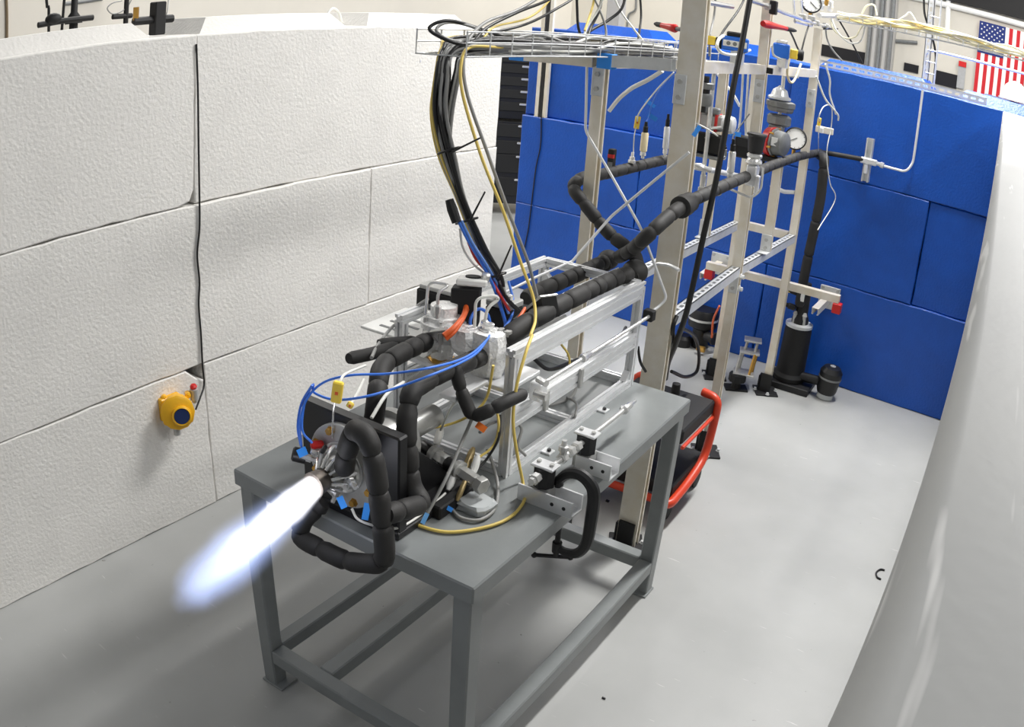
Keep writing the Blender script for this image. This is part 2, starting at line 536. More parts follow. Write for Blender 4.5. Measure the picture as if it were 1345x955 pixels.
# ------------------------------------------------------------------ slotted aluminium frame standing on the table
def tslot(mb, p0, p1, s=0.026, up=(0, 0, 1)):
    """one T-slot extrusion from p0 to p1"""
    p0, p1 = Vector(p0), Vector(p1); d = (p1-p0).normalized(); up = Vector(up)
    if abs(d.dot(up)) > 0.95: up = Vector((0, 1, 0))
    x = d.cross(up).normalized(); y = x.cross(d)
    h, g, k = s/2, s*0.14, s*0.2
    q = []
    for rot in range(4):
        c, sn = [(1, 0), (0, 1), (-1, 0), (0, -1)][rot]
        for a, b in ((h, -h), (h, -g), (h-k, -g), (h-k, g), (h, g)):
            q.append((a*c-b*sn, a*sn+b*c))
    return mb.prism(q, p0, x, y, p1-p0)
FU0, FU1, FV0, FV1, FZ = -0.572, -0.199, 0.431, 1.190, 1.118
S = 0.026; e = S/2
fr = thing('extrusion_stand', 'slotted aluminium extrusion frame bolted onto the grey table', 'frame', ((FU0+FU1)/2, (FV0+FV1)/2, H))
for u in (FU0+e, FU1-e):
    for v in (FV0+e, FV1-e):
        tslot(MB(), (u, v, H), (u, v, FZ-S)).build('upright', M_alu, fr, smooth=0)
for u in (FU0+e, FU1-e):
    tslot(MB(), (u, FV0, FZ-e), (u, FV1, FZ-e)).build('top_rail', M_alu, fr, smooth=0)
    tslot(MB(), (u, FV0+S, H+e), (u, FV1-S, H+e)).build('bottom_rail', M_alu, fr, smooth=0)
    tslot(MB(), (u, FV0+S, 0.940), (u, FV1-S, 0.940)).build('middle_rail', M_alu, fr, smooth=0)
    tslot(MB(), (u, FV0+S, 0.915), (u, FV1-S, 0.915)).build('middle_rail', M_alu, fr, smooth=0)
tslot(MB(), (FU1-e, FV0+S, FZ-S-e), (FU1-e, FV1-S, FZ-S-e)).build('top_rail', M_alu, fr, smooth=0)
for v, z in ((FV0+e, H+e), (FV1-e, H+e), (FV1-e, FZ-e)):
        tslot(MB(), (FU0+S, v, z), (FU1-S, v, z)).build('cross_rail', M_alu, fr, smooth=0)
tslot(MB(), (FU0+S, 0.80, H+e), (FU1-S, 0.80, H+e)).build('cross_rail', M_alu, fr, smooth=0)
for v, z in ((FV1-0.04, FZ-0.04), (FV0+0.045, H+0.04)):
    for du in (0.03,):
        mb = MB().prism([(0, 0), (0.03, 0), (0, 0.03)], (FU0+0.04, v, z-0.02), (1, 0, 0), (0, 0, 1), (0, -0.02, 0))
        mb.build('corner_bracket', M_alu, fr, smooth=0)
for v, z, dv in ((FV1-S, H+S, -1), (FV0+S, H+S, 1)):
    MB().prism([(0, 0), (0.028*dv, 0), (0, 0.028)], (FU1-S-0.001, v, z), (0, 1, 0), (0, 0, 1), (0.022, 0, 0)).build('corner_bracket', M_alu, fr, smooth=0)
for v in (0.62, 0.95):
    hb = MB().box((FU1+0.014, v, H+0.003), (0.028, 0.03, 0.006), bev=0.001).build('hold_down_tab', M_alu, fr, smooth=0)
    MB().cyl((FU1+0.017, v, H+0.006), (FU1+0.017, v, H+0.012), 0.006, n=6).build('bolt', M_dark, hb)
# clips on the middle rail
for v in (0.60, 0.79):
    MB().box((FU1+0.004, v, 0.927), (0.010, 0.018, 0.058), bev=0.002).build('rail_clip', M_dull, fr)

# push rod along the frame with its two blocks
rd = thing('push_rod', 'thin bare metal rod running along the aluminium frame side', 'rod', (-0.185, 0.85, 0.94))
MB().cyl((-0.18, 0.535, 1.000), (-0.18, 1.20, 1.003), 0.0055, n=10).build('rod', M_stain, rd)
MB().lathe((-0.18, 0.75, 1.001), (0, 1, 0), [(0, 0.006), (0.004, 0.012), (0.022, 0.012), (0.026, 0.009), (0.05, 0.009), (0.054, 0.006)], 8).build('coupling', M_stain, rd)
MB().box((-0.183, 0.53, 0.985), (0.035, 0.034, 0.05), bev=0.003).build('rod_block', M_alu, rd)
MB().box((-0.185, 1.215, 1.003), (0.035, 0.03, 0.036), bev=0.003).build('end_stop', M_blackm, rd)
lv = MB()
lv.cyl((-0.17, 0.49, 0.995), (-0.135, 0.49, 0.995), 0.011, n=10); lv.cyl((-0.17, 0.50, 1.03), (-0.14, 0.49, 1.03), 0.009, n=10)
lv.build('knob', M_stain, rd)

# ------------------------------------------------------------------ engine assembly at the table's front edge
EU, EZ = -0.387, 0.908
eng = thing('rocket_engine', 'small rocket engine with round flange bolted to black mounting plate', 'engine', (EU, 0.05, H))
mb = MB()
mb.box((EU+0.005, 0.055, 0.897), (0.298, 0.032, 0.262), bev=0.004)
mb.build('mounting_plate', M_black, eng)
mb = MB()
mb.box((EU+0.0, 0.20, H+0.011), (0.31, 0.33, 0.022), bev=0.003)
mb.build('base_plate', M_black, eng)
for s in (-1, 1):
    mb = MB().prism([(0.07, H+0.022), (0.30, H+0.022), (0.30, H+0.05), (0.09, 1.0), (0.07, 1.0)], (EU+s*0.088-0.006, 0, 0), (0, 1, 0), (0, 0, 1), (0.012, 0, 0))
    mb.build('side_gusset', M_black, eng, smooth=0)
MB().lathe((EU, 0.039, EZ), (0, -1, 0), [(0, 0.104), (0.012, 0.104), (0.014, 0.102)], 48).build('flange_disc', M_dull, eng)
ring = MB().lathe((EU, 0.024, EZ), (0, -1, 0), [(0, 0.062), (0.004, 0.062), (0.004, 0.055), (0.008, 0.05)], 40).build('inner_ring', M_stain, eng)
for k in range(8):
    a = math.pi/8+k*math.pi/4
    p = (EU+0.088*math.cos(a), 0.025, EZ+0.088*math.sin(a))
    if k in (3, 1, 2, 7, 6, 4, 0):
        bl = MB().lathe(p, (0, -1, 0), [(0, 0.011), (0.003, 0.011), (0.003, 0.0085), (0.011, 0.0085)], 6).build('bolt', M_brass, eng)
# chamber and nozzle
MB().lathe((EU, 0.022, EZ), (0, -1, 0), [(0, 0.046), (0.012, 0.046), (0.014, 0.036), (0.036, 0.030), (0.050, 0.022)], 28).build('chamber', M_dull, eng)
MB().lathe((EU, -0.02, EZ-0.002), (0, -1, -0.05), [(0, 0.018), (0.012, 0.020), (0.030, 0.027), (0.052, 0.030), (0.053, 0.022), (0.03, 0.016)], 28).build('nozzle', mat('scorched_nozzle', rgb(128, 120, 112), 0.5, 0.6, var=(60, 0.4)), eng)
for k in range(12):
    a = 2*math.pi*k/12+0.2
    c, s = math.cos(a), math.sin(a)
    p = [(EU+0.056*c, 0.012, EZ+0.056*s), (EU+0.050*c, -0.006, EZ+0.050*s), (EU+0.032*c, -0.028, EZ-0.001+0.032*s), (EU+0.024*c, -0.038, EZ-0.002+0.024*s)]
    MB().tube(catmull(p, 4), 0.0042, 7).build('cooling_tube', M_stain, eng)
# back half of the engine: injector body behind the plate
MB().lathe((EU, 0.07, EZ), (0, 1, 0), [(0, 0.075), (0.02, 0.075), (0.02, 0.06), (0.13, 0.06), (0.13, 0.075), (0.15, 0.075), (0.15, 0.03), (0.30, 0.03)], 32).build('injector_body', M_dull, eng)
# fittings and small plugs on the disc
def px_v(px, py, v):
    return at(px, py, 'v', v)
def plug_on(px, py, v, d, L, r, m, name, parent):
    p = px_v(px, py, v)
    return MB().lathe(p, d, [(0, r*0.7), (L*0.15, r), (L*0.8, r), (L, r*0.6)], 8).build(name, m, parent)
plug_on(424, 583, 0.02, (-0.4, -1, 0.1), 0.03, 0.010, M_red, 'red_plug', eng)
plug_on(428, 586, 0.0, (0.3, -1, -0.3), 0.022, 0.006, M_black, 'wire_boot', eng)
for (px, py), dd in (((423, 598), (-0.6, -0.8, 0.5)), ((409, 603), (-0.9, -0.6, 0.3)), ((455, 634), (0.6, -0.9, -0.2)), ((442, 646), (0.2, -0.8, -0.7)), ((461, 631), (0.9, -0.5, -0.2))):
    p = px_v(px, py, -0.005)
    MB().lathe(p, dd, [(-0.022, 0.006), (0, 0.006), (0, 0.009), (0.012, 0.009), (0.012, 0.006), (0.028, 0.005)], 6).build('fitting', M_stain, eng)
MB().lathe(px_v(402, 600, 0.0), (-0.6, -0.5, 0.2), [(0, 0.018), (0.03, 0.018), (0.034, 0.013)], 14).build('black_cap', M_black, eng)

def tape_tag(px, py, axis, val, w, h, ang, label, parent=None, m=None, name='tape_flag', group=None):
    """a folded adhesive flag, facing the viewer's side of the rig"""
    p = at(px, py, axis, val)
    s = mpp(p)
    d = (t2w(p)-CAM_POS).normalized()
    right = Vector((CAM_M[0][0], CAM_M[1][0], CAM_M[2][0])); up = right.cross(d).normalized()
    R3 = Matrix.Rotation(-YAW, 3, 'Z')
    a = math.radians(ang)
    x = R3 @ (right*math.cos(a)+up*math.sin(a)); y = R3 @ (up*math.cos(a)-right*math.sin(a)); z = R3 @ d
    mb = MB().box(p, (w*s, h*s, 0.0012), Matrix((x, y, z)).transposed())
    if parent is not None:
        return mb.build(name, m or M_tape, parent, smooth=0)
    o = mb.solo(name, label, 'tape flag', m or M_tape, 'T', group=group, smooth=0)
    return o

# ------------------------------------------------------------------ flame
def flame():
    p0 = Vector((EU, -0.062, EZ-0.006)); p1 = Vector((EU+0.055, -0.53, EZ-0.055))
    L = (p1-p0).length
    prof = [(0.0, 0.024), (0.06, 0.034), (0.15, 0.048), (0.28, 0.062), (0.42, 0.074), (0.58, 0.078), (0.74, 0.072), (0.88, 0.056), (0.97, 0.034), (1.0, 0.012)]
    mb = MB(); n = 24; vs = []; fs = []
    for t, r in prof:
        for k in range(n):
            a = 2*math.pi*k/n
            q = 1+0.10*mnoise.noise(Vector((t*5, math.cos(a)*1.3, math.sin(a)*1.3)))*(1 if t > 0.1 else 0)
            vs.append((t*L, math.cos(a)*r*q, math.sin(a)*r*q))
    for i in range(len(prof)-1):
        for k in range(n):
            k2 = (k+1) % n
            fs.append((i*n+k, i*n+k2, (i+1)*n+k2, (i+1)*n+k))
    fs.append(tuple(range(n))[::-1]); fs.append(tuple(range((len(prof)-1)*n, len(prof)*n)))
    mb.add(vs, fs)
    m = bpy.data.materials.new('burning_gas'); m.use_nodes = True
    nt = m.node_tree; nt.nodes.clear()
    N = nt.nodes.new; Lk = nt.links.new
    out = N('ShaderNodeOutputMaterial'); em = N('ShaderNodeEmission')
    Lk(em.outputs[0], out.inputs['Volume'])
    tc = N('ShaderNodeTexCoord'); sp = N('ShaderNodeSeparateXYZ')
    nz = N('ShaderNodeTexNoise'); nz.inputs['Scale'].default_value = 26; nz.inputs['Detail'].default_value = 3
    mp = N('ShaderNodeMapping'); mp.inputs['Scale'].default_value = (0.55, 1, 1); Lk(tc.outputs['Object'], mp.inputs[0]); Lk(mp.outputs[0], nz.inputs['Vector'])
    Lk(tc.outputs['Object'], sp.inputs[0])
    def math_(op, a, b=None, c=None):
        nd = N('ShaderNodeMath'); nd.operation = op
        for i, x in enumerate((a, b, c)):
            if x is None: continue
            if isinstance(x, (int, float)): nd.inputs[i].default_value = x
            else: Lk(x, nd.inputs[i])
        return nd.outputs[0]
    t = math_('DIVIDE', sp.outputs[0], L)
    rad = math_('SQRT', math_('ADD', math_('MULTIPLY', sp.outputs[1], sp.outputs[1]), math_('MULTIPLY', sp.outputs[2], sp.outputs[2])))
    rad = math_('ADD', rad, math_('MULTIPLY', math_('SUBTRACT', nz.outputs['Fac'], 0.5), math_('MULTIPLY', t, 0.06)))
    def ramp(inp, stops):
        r = N('ShaderNodeValToRGB'); els = r.color_ramp.elements
        while len(els) < len(stops): els.new(0.5)
        for e_, (p, v) in zip(els, stops):
            e_.position = p; e_.color = (v, v, v, 1)
        Lk(inp, r.inputs[0]); return r.outputs[0]
    # radius of the bright core and of the fringe along the jet, in metres
    rc = math_('MULTIPLY', ramp(t, [(0, 0.55), (0.2, 0.75), (0.5, 0.80), (0.8, 0.55), (1, 0.2)]), 0.050)
    ro = math_('MULTIPLY', ramp(t, [(0, 0.36), (0.3, 0.80), (0.6, 1.0), (0.88, 0.78), (1, 0.3)]), 0.074)
    core = N('ShaderNodeMapRange'); core.interpolation_type = 'SMOOTHSTEP'
    Lk(math_('DIVIDE', rad, math_('ADD', rc, 0.001)), core.inputs[0]); core.inputs[1].default_value = 0.45; core.inputs[2].default_value = 1.05; core.inputs[3].default_value = 1; core.inputs[4].default_value = 0
    halo = N('ShaderNodeMapRange'); halo.interpolation_type = 'SMOOTHSTEP'
    Lk(math_('DIVIDE', rad, math_('ADD', ro, 0.001)), halo.inputs[0]); halo.inputs[1].default_value = 0.2; halo.inputs[2].default_value = 1.0; halo.inputs[3].default_value = 1; halo.inputs[4].default_value = 0
    fade = math_('MULTIPLY', ramp(t, [(0, 0.8), (0.35, 0.8), (0.6, 1.0), (0.85, 0.75), (1, 0.1)]), math_('MULTIPLY_ADD', nz.outputs['Fac'], 1.6, 0.1))
    fadec = ramp(t, [(0, 1), (0.35, 0.30), (0.6, 0.06), (0.85, 0.01), (1, 0)])
    vm = N('ShaderNodeVectorMath'); vm.operation = 'SCALE'; vm.inputs[0].default_value = (1.0, 0.98, 1.0); Lk(math_('MULTIPLY', math_('MULTIPLY', core.outputs[0], fadec), FLAME_CORE), vm.inputs['Scale'])
    vh = N('ShaderNodeVectorMath'); vh.operation = 'SCALE'; vh.inputs[0].default_value = (0.45, 0.57, 1.0); Lk(math_('MULTIPLY', math_('MULTIPLY', halo.outputs[0], fade), FLAME_HALO), vh.inputs['Scale'])
    va = N('ShaderNodeVectorMath'); va.operation = 'ADD'; Lk(vm.outputs[0], va.inputs[0]); Lk(vh.outputs[0], va.inputs[1])
    Lk(va.outputs[0], em.inputs['Color']); em.inputs['Strength'].default_value = 1.0
    o = bpy.data.objects.new('exhaust_flame', mb.mesh('exhaust_flame', Vector((0, 0, 0)), m))
    COL.objects.link(o)
    w0, w1 = t2w(p0), t2w(p1)
    o.location = w0
    o.rotation_mode = 'QUATERNION'; o.rotation_quaternion = (w1-w0).to_track_quat('X', 'Z')
    tag(o, 'white-hot flame with pale blue fringes jetting out of the nozzle', 'flame')
FLAME_CORE, FLAME_HALO = 140.0, 24.0
flame()

# ------------------------------------------------------------------ foam-insulated pipes
def cut_path(path, lengths):
    """split a dense path into consecutive pieces of the given lengths (repeating the last)"""
    out, cur, acc, k = [], [path[0]], 0.0, 0
    for a, b in zip(path, path[1:]):
        a = Vector(a); b = Vector(b)
        while True:
            want = lengths[min(k, len(lengths)-1)]-acc
            d = (b-a).length
            if d < want:
                acc += d; cur.append(b); break
            q = a+(b-a)*(want/d) if d > 0 else b
            cur.append(q); out.append(cur); cur = [q]; acc = 0.0; k += 1; a = q
    if len(cur) > 1 and acc > 0.012: out.append(cur)
    elif out: out[-1] += cur[1:]
    return out
def resample(path, step=0.012):
    out = [Vector(path[0])]
    for a, b in zip(path, path[1:]):
        a, b = Vector(a), Vector(b); n = max(1, int((b-a).length/step))
        for j in range(1, n+1): out.append(a+(b-a)*j/n)
    return out
def insulated(label, pts, r, seg, fil=0.05, extra=None, group=None, name='insulated_pipe', m=None):
    path = resample(fillet(pts, fil))
    base = min(path, key=lambda p: p.z).copy()
    th = thing(name, label, 'pipe', base, 'T', group=group)
    for piece in cut_path(path, seg):
        n = len(piece)
        rr = []
        run = [0.0]
        for a, b in zip(piece, piece[1:]): run.append(run[-1]+(b-a).length)
        for s_ in run:
            d = min(s_, run[-1]-s_)
            rr.append(r*(0.78+0.22*min(1.0, d/0.009)**0.6)*random.uniform(0.985, 1.015))
        MB().tube(piece, rr, 16).build('insulation_sleeve', m or M_foam, th, smooth=60)
    return th
def U(px, py, u): return at(px, py, 'u', u)
def V(px, py, v): return at(px, py, 'v', v)
def Z(px, py, z): return at(px, py, 'z', z)
V_ = V
FOAM = 'black foam sleeve pipes'
# loop in front of the engine: from the injector over the top, down past the table edge, back to the nozzle
insulated('black foam pipe looping over engine flange and below the table edge',
          [V(452, 618, -0.005), V(455, 594, -0.03), V(466, 562, -0.045), V(484, 575, -0.055), V(494, 620, -0.055), V(503, 690, -0.055), V(507, 742, -0.055), V(455, 738, -0.06), V(392, 706, -0.06), V(398, 682, -0.05), V(425, 660, -0.02)],
          0.0235, [0.075, 0.075, 0.09, 0.085, 0.08, 0.10, 0.11, 0.085, 0.08], 0.04)
insulated('black foam pipe dropping from foil-wrapped valve down beside the black plate',
          [U(648, 462, -0.315), U(575, 492, -0.30), U(539, 513, -0.285), V(533, 560, 0.10), V(540, 640, 0.09), V(556, 662, 0.09), V(520, 672, -0.02), V(508, 676, -0.05)],
          0.0235, [0.11, 0.10, 0.075, 0.12, 0.09, 0.06, 0.09], 0.03)
insulated('black foam pipe bending down behind the top of the black plate',
          [U(562, 448, -0.46), U(530, 462, -0.45), U(500, 480, -0.44), V(495, 520, 0.14), V(491, 552, 0.13), V(489, 575, 0.13)],
          0.024, [0.045, 0.05, 0.08, 0.10], 0.04)
insulated('short capped black foam pipe lying behind the bent pipe',
          [V(458, 471, 0.21), V(492, 464, 0.30), V(520, 455, 0.38)], 0.0165, [0.2], 0.05)
insulated('slim capped black foam pipe lying against the short capped one',
          [V(497, 451, 0.34), V(545, 447, 0.44)], 0.013, [0.3], 0.05)
insulated('thin black foam branch pipe hanging in a bow beside the frame',
          [U(598, 482, -0.29), U(605, 512, -0.27), U(620, 548, -0.235), U(640, 541, -0.20), U(664, 528, -0.175), U(688, 517, -0.165)],
          0.0165, [0.055, 0.07, 0.05, 0.09], 0.03)
insulated('long black foam pipe lying along the top of the aluminium frame',
          [U(653, 460, -0.30), U(668, 441, -0.285), U(700, 419, -0.275), U(760, 388, -0.27), U(812, 364, -0.265), U(826, 360, -0.262)],
          0.0265, [0.03, 0.11, 0.09, 0.09, 0.10, 0.055, 0.045, 0.06], 0.08)
insulated('black foam pipe on the far side of the aluminium frame',
          [U(690, 392, -0.44), U(720, 377, -0.43), U(760, 360, -0.425), U(795, 343, -0.42)],
          0.0255, [0.07, 0.07, 0.06, 0.06, 0.06], 0.08)
def foam_ball(px, py, u, r, label):
    p = U(px, py, u)
    th = thing('pipe_insulation_joint', label, 'pipe joint', p-Vector((0, 0, r)))
    MB().ball(p, r, 20, 12, (1, 1.1, 0.95)).build('foam_wrap', M_foam, th)
    MB().lathe(p+Vector((0, -r*0.9, -0.01)), (0, 1, 0), [(0, r*0.72), (0.012, r*0.78), (0.02, r*0.7)], 18).build('foam_collar', M_foam, th)
    return p
foam_ball(834, 357, -0.262, 0.042, 'bulging black foam wrap at the end of the long pipe')
foam_ball(799, 341, -0.42, 0.036, 'smaller bulging black foam wrap on the far side pipe')
insulated('black foam pipe folded around a bare post in a hairpin',
          [U(838, 352, -0.262), U(834, 332, -0.30), V(800, 308, 1.34), V(768, 268, 1.34), V(750, 246, 1.36), V(762, 234, 1.44), U(806, 226, -0.60), U(872, 210, -0.60), U(900, 207, -0.60)],
          0.0225, [0.10, 0.07, 0.08, 0.08, 0.07, 0.06, 0.12, 0.09, 0.09], 0.05)
insulated('black foam pipe climbing past the post to the valve rack',
          [U(812, 338, -0.36), U(830, 329, -0.262), U(850, 310, -0.16), U(880, 282, -0.15), U(905, 265, -0.15), U(960, 240, -0.16), U(985, 230, -0.18), U(1012, 218, -0.20), U(1050, 205, -0.21), U(1080, 200, -0.22)],
          0.0225, [0.10, 0.09, 0.09, 0.08, 0.11, 0.13, 0.10, 0.09, 0.09, 0.11], 0.08)
MB().lathe(U(893, 273, -0.15), (U(912, 262, -0.15)-U(893, 273, -0.15)), [(0, 0.027), (0.004, 0.036), (0.045, 0.036), (0.05, 0.033), (0.085, 0.033), (0.09, 0.026)], 20).solo('pipe_collar', 'thick black foam collar around the climbing pipe', 'pipe collar', M_foam)

# ------------------------------------------------------------------ strut rack behind the table
SR = 0.041
def csec(mb, p0, p1, open_dir, s=SR, t=0.004, lip=0.009):
    """C-shaped strut from p0 to p1, its open side towards open_dir"""
    p0, p1 = Vector(p0), Vector(p1); d = (p1-p0).normalized()
    y = Vector(open_dir); y = (y-d*y.dot(d)).normalized(); x = d.cross(y)
    h = s/2
    q = [(-h, -h), (h, -h), (h, h), (h-lip, h), (h-lip, h-t), (h-t, h-t), (h-t, -h+t), (-h+t, -h+t), (-h+t, h-t), (-h+lip, h-t), (-h+lip, h), (-h, h)]
    return mb.prism(q, p0, x, y, p1-p0)
def slotted(mb, p0, p1, s=SR, t=0.004, pitch=0.048, hole=(0.028, 0.014), up=(0, 0, 1)):
    """strut with a row of real slots in the side that faces up"""
    p0, p1 = Vector(p0), Vector(p1); d = p1-p0; L = d.length; d.normalize(); up = Vector(up)
    x = d.cross(up).normalized(); up = x.cross(d)
    R = Matrix((x, d, up)).transposed()
    B = lambda a, l, b, w, h_, c: mb.box(p0+d*l+x*a+up*b, (w, c, h_), R)
    for sg in (-1, 1):
        B(sg*(s-t)/2, L/2, -s/2, t, s, L)
        B(sg*(s/2-t/2-hole[1]*0), L/2, -t/2, t, t, L)
    side = (s-hole[1])/2
    for sg in (-1, 1):
        B(sg*(hole[1]/2+side/2-t*0.5), L/2, -t/2, side-t, t, L)
    n = int(L/pitch)
    pos = 0.0
    off = (L-n*pitch)/2
    for i in range(n+1):
        a = off+i*pitch-(pitch-hole[0])/2; b = a+(pitch-hole[0])
        a, b = max(a, 0), min(b, L)
        if b > a: B(0, (a+b)/2, -t/2, hole[1], t, b-a)
    return mb
RU, LU, RU2 = -0.217, -0.535, -0.243
V1, V2, VM, V3 = 1.415, 2.335, 2.70, 3.235
rack = thing('strut_rack', 'open rack of pale steel strut posts and rails behind the table', 'rack', ((RU+LU)/2, 2.3, 0))
def post(u, v, z0, z1, double=False, m=None, name='post'):
    mb = MB()
    if double:
        csec(mb, (u-SR/2, v, z0), (u-SR/2, v, z1), (-1, 0, 0))
        csec(mb, (u+SR/2, v, z0), (u+SR/2, v, z1), (1, 0, 0))
    else:
        csec(mb, (u, v, z0), (u, v, z1), (1, 0, 0))
    return mb.build(name, m or M_strut, rack, smooth=0)
def foot(p, u, v, sz=0.13):
    mb = MB().box((u, v-0.005, 0.005), (sz, sz, 0.010), Matrix.Rotation(0.5, 3, 'Z'), bev=0.002)
    mb.box((u, v-0.03, 0.06), (0.065, 0.010, 0.11)).box((u-0.045, v, 0.05), (0.008, 0.05, 0.09))
    o = mb.build('post_foot', M_blackm, p, smooth=0)
    for a in (0.5, 2.07, 3.64, 5.21):
        MB().lathe((u+0.062*math.cos(a), v-0.005+0.062*math.sin(a), 0.010), (0, 0, 1), [(0, 0.012), (0.003, 0.012), (0.003, 0.008), (0.012, 0.008)], 6).build('bolt', M_galv, p)
for u, v, z0, z1, dbl in ((RU, V1, 0.01, 2.9, True), (RU2, V2, 0.01, 2.9, False), (RU, V3, 0.01, 2.04, False), (LU, V1, 0.01, 1.745, False), (LU, V3, 0.01, 1.745, False)):
    p = post(u, v, z0, z1, dbl)
    foot(p, u, v)
for u in (RU, LU):
    p = post(u, VM, 0.925, 1.75 if u == LU else 1.34)
    mb = MB().box((u, VM-SR/2-0.004, 0.965), (0.052, 0.006, 0.09), bev=0.002).box((u, VM-SR/2-0.03, 0.928), (0.052, 0.06, 0.006), bev=0.002)
    o = mb.build('angle_bracket', M_galv, rack, smooth=0)
    for z in (0.945, 0.985):
        MB().cyl((u, VM-SR/2-0.007, z), (u, VM-SR/2-0.014, z), 0.009, n=6).build('bolt', M_dull, o)
slotted(MB(), (RU, V1+0.03, 0.921), (RU2, V2-0.025, 0.921)).build('slotted_rail', M_galv, rack, smooth=0)
slotted(MB(), (RU2, V2+0.025, 0.921), (RU, V3-0.025, 0.921)).build('slotted_rail', M_galv, rack, smooth=0)
slotted(MB(), (LU, V1+0.03, 0.921), (LU, V3-0.025, 0.921)).build('slotted_rail', M_galv, rack, smooth=0)
csec(MB(), (RU-0.03, V3, 0.905), (LU+0.03, V3, 0.905), (0, 0, -1)).build('cross_bar', M_strut, rack, smooth=0)
# plates that join posts and rails
for u, v, z in ((RU2, V2-0.022, 0.85), (RU-0.022, V1-0.023, 1.715), (RU2, V2-0.023, 1.70), (RU, V3-0.023, 1.66), (LU, V1-0.023, 1.700)):
    o = MB().box((u, v-0.001, z), (0.043, 0.005, 0.10), bev=0.002).build('joint_plate', M_galv, rack, smooth=0)
    for dz in (-0.026, 0.026):
        MB().cyl((u, v-0.003, z+dz), (u, v-0.011, z+dz), 0.009, n=6).build('bolt', M_dull, o)
for z in (0.82, 0.875):
    MB().lathe((RU2+0.021, V2, z), (1, 0, 0), [(0, 0.015), (0.005, 0.015), (0.005, 0.010), (0.018, 0.010)], 6).build('bolt', M_galv, rack)
# top bars
csec(MB(), (RU, V1+0.025, 1.795), (RU2, V2-0.025, 1.795), (0, 0, -1)).build('top_bar', M_strut, rack, smooth=0)
csec(MB(), (RU2, V2+0.025, 1.795), (RU, V3-0.025, 1.795), (0, 0, -1)).build('top_bar', M_strut, rack, smooth=0)
csec(MB(), (LU, V1, 1.768), (LU, V3, 1.768), (0, 0, -1)).build('top_bar', M_strut, rack, smooth=0)
tb1 = csec(MB(), (-0.512, V1-0.043, 1.775), (RU-0.043, V1-0.043, 1.792), (0, 0, 1)).build('top_bar', M_galv, rack, smooth=0)
tb2 = csec(MB(), (-0.860, V1-0.035, 1.763), (-0.545, V1-0.035, 1.768), (0, 0, 1)).build('top_bar', M_strut, rack, smooth=0)
MB().box((-0.497, V1-0.043, 1.775), (0.055, 0.044, 0.052), bev=0.002).build('blue_tape_wrap', M_tape, tb1, smooth=0, label='bright blue masking tape wrap')
MB().box((-0.840, V1-0.035, 1.763), (0.06, 0.044, 0.044), bev=0.002).build('blue_tape_wrap', M_tape, tb2, smooth=0, label='bright blue masking tape wrap')
MB().box((RU+0.02, V2-0.046, 1.795), (0.028, 0.012, 0.026), bev=0.002).build('end_cap', M_blackm, rack, smooth=0)

# low bar across the rack, held by plates on the blue wall
lb = thing('low_strut_bar', 'low horizontal strut bar crossing the rack with red end caps', 'strut bar', (-0.25, 3.30, 0.60))
csec(MB(), (-0.70, 3.295, 0.615), (0.09, 3.305, 0.615), (0, 0, -1)).build('bar', M_strut, lb, smooth=0)
for u in (-0.68, 0.085):
    MB().box((u, 3.30, 0.565), (0.05, 0.05, 0.055), bev=0.003).build('red_cap', M_red, lb, smooth=0)
for (px, py), lab in (((946, 347), 'galvanized wall plate behind the rack post with slanted stub'), ((1089, 391), 'square galvanized wall plate bolted to bare blue wall')):
    q = atb(px, py, -0.008)
    pl = thing('wall_plate', lab, 'wall plate', q, 'B')
    MB().box(q, (0.125, 0.010, 0.135), bev=0.003).build('plate', M_galv, pl, smooth=0)
    for a in (-1, 1):
        for b in (-1, 1):
            MB().cyl(q+Vector((a*0.048, -0.005, b*0.053)), q+Vector((a*0.048, -0.016, b*0.053)), 0.010, n=6).build('bolt', M_dull, pl)
    csec(MB(), q+Vector((0.0, -0.005, 0)), q+Vector((-0.02, -0.21, -0.04)), (0, 0, -1)).build('stub_strut', M_strut, pl, smooth=0)

# ------------------------------------------------------------------ things mounted on the rack
def px_thing(px, py, u):
    p = U(px, py, u); return p, mpp(p)
VIEW = Vector((0.32, -0.92, 0.22)).normalized()
def gauge(px, py, u, rpx, label, needle=0.6):
    p, s = px_thing(px, py, u); r = rpx*s
    g = thing('pressure_gauge', label, 'gauge', p-Vector((0, 0, r)))
    d = VIEW
    MB().lathe(p-d*0.03, d, [(0, r*0.55), (0, r*0.92), (0.022, r), (0.032, r), (0.034, r*0.9), (0.028, r*0.88)], 32).build('case', M_blackm, g)
    f = MB().lathe(p-d*0.004, d, [(0, r*0.89), (0.0025, r*0.89)], 32).build('dial', M_white, g)
    x, y, _ = basis(d)
    mb = MB()
    for k in range(11):
        a = math.radians(-45+27*k)
        q = p+x*math.cos(a)*r*0.74+y*math.sin(a)*r*0.74
        e_ = (x*math.cos(a)+y*math.sin(a))
        mb.bar(q-d*0.001, q+e_*r*0.12-d*0.001, r*0.03, 0.002, up=d)
    mb.build('scale_marks', M_blackm, f, smooth=0)
    e_ = x*math.cos(needle)+y*math.sin(needle)
    MB().bar(p-e_*r*0.15, p+e_*r*0.7, r*0.05, 0.003, up=d).build('needle', M_blackm, g, smooth=0)
    MB().cyl(p-d*0.02-Vector((0, 0, r*0.8)), p-d*0.02-Vector((0, 0, r*1.9)), 0.010, n=8).build('stem', M_brass, g)
    return g
gauge(1045, 182, -0.235, 15.0, 'round white dial gauge with black rim beside the red valve body', 0.5)
gauge(1066, 4, -0.22, 13.5, 'round white dial gauge above the tube manifold', 2.4)

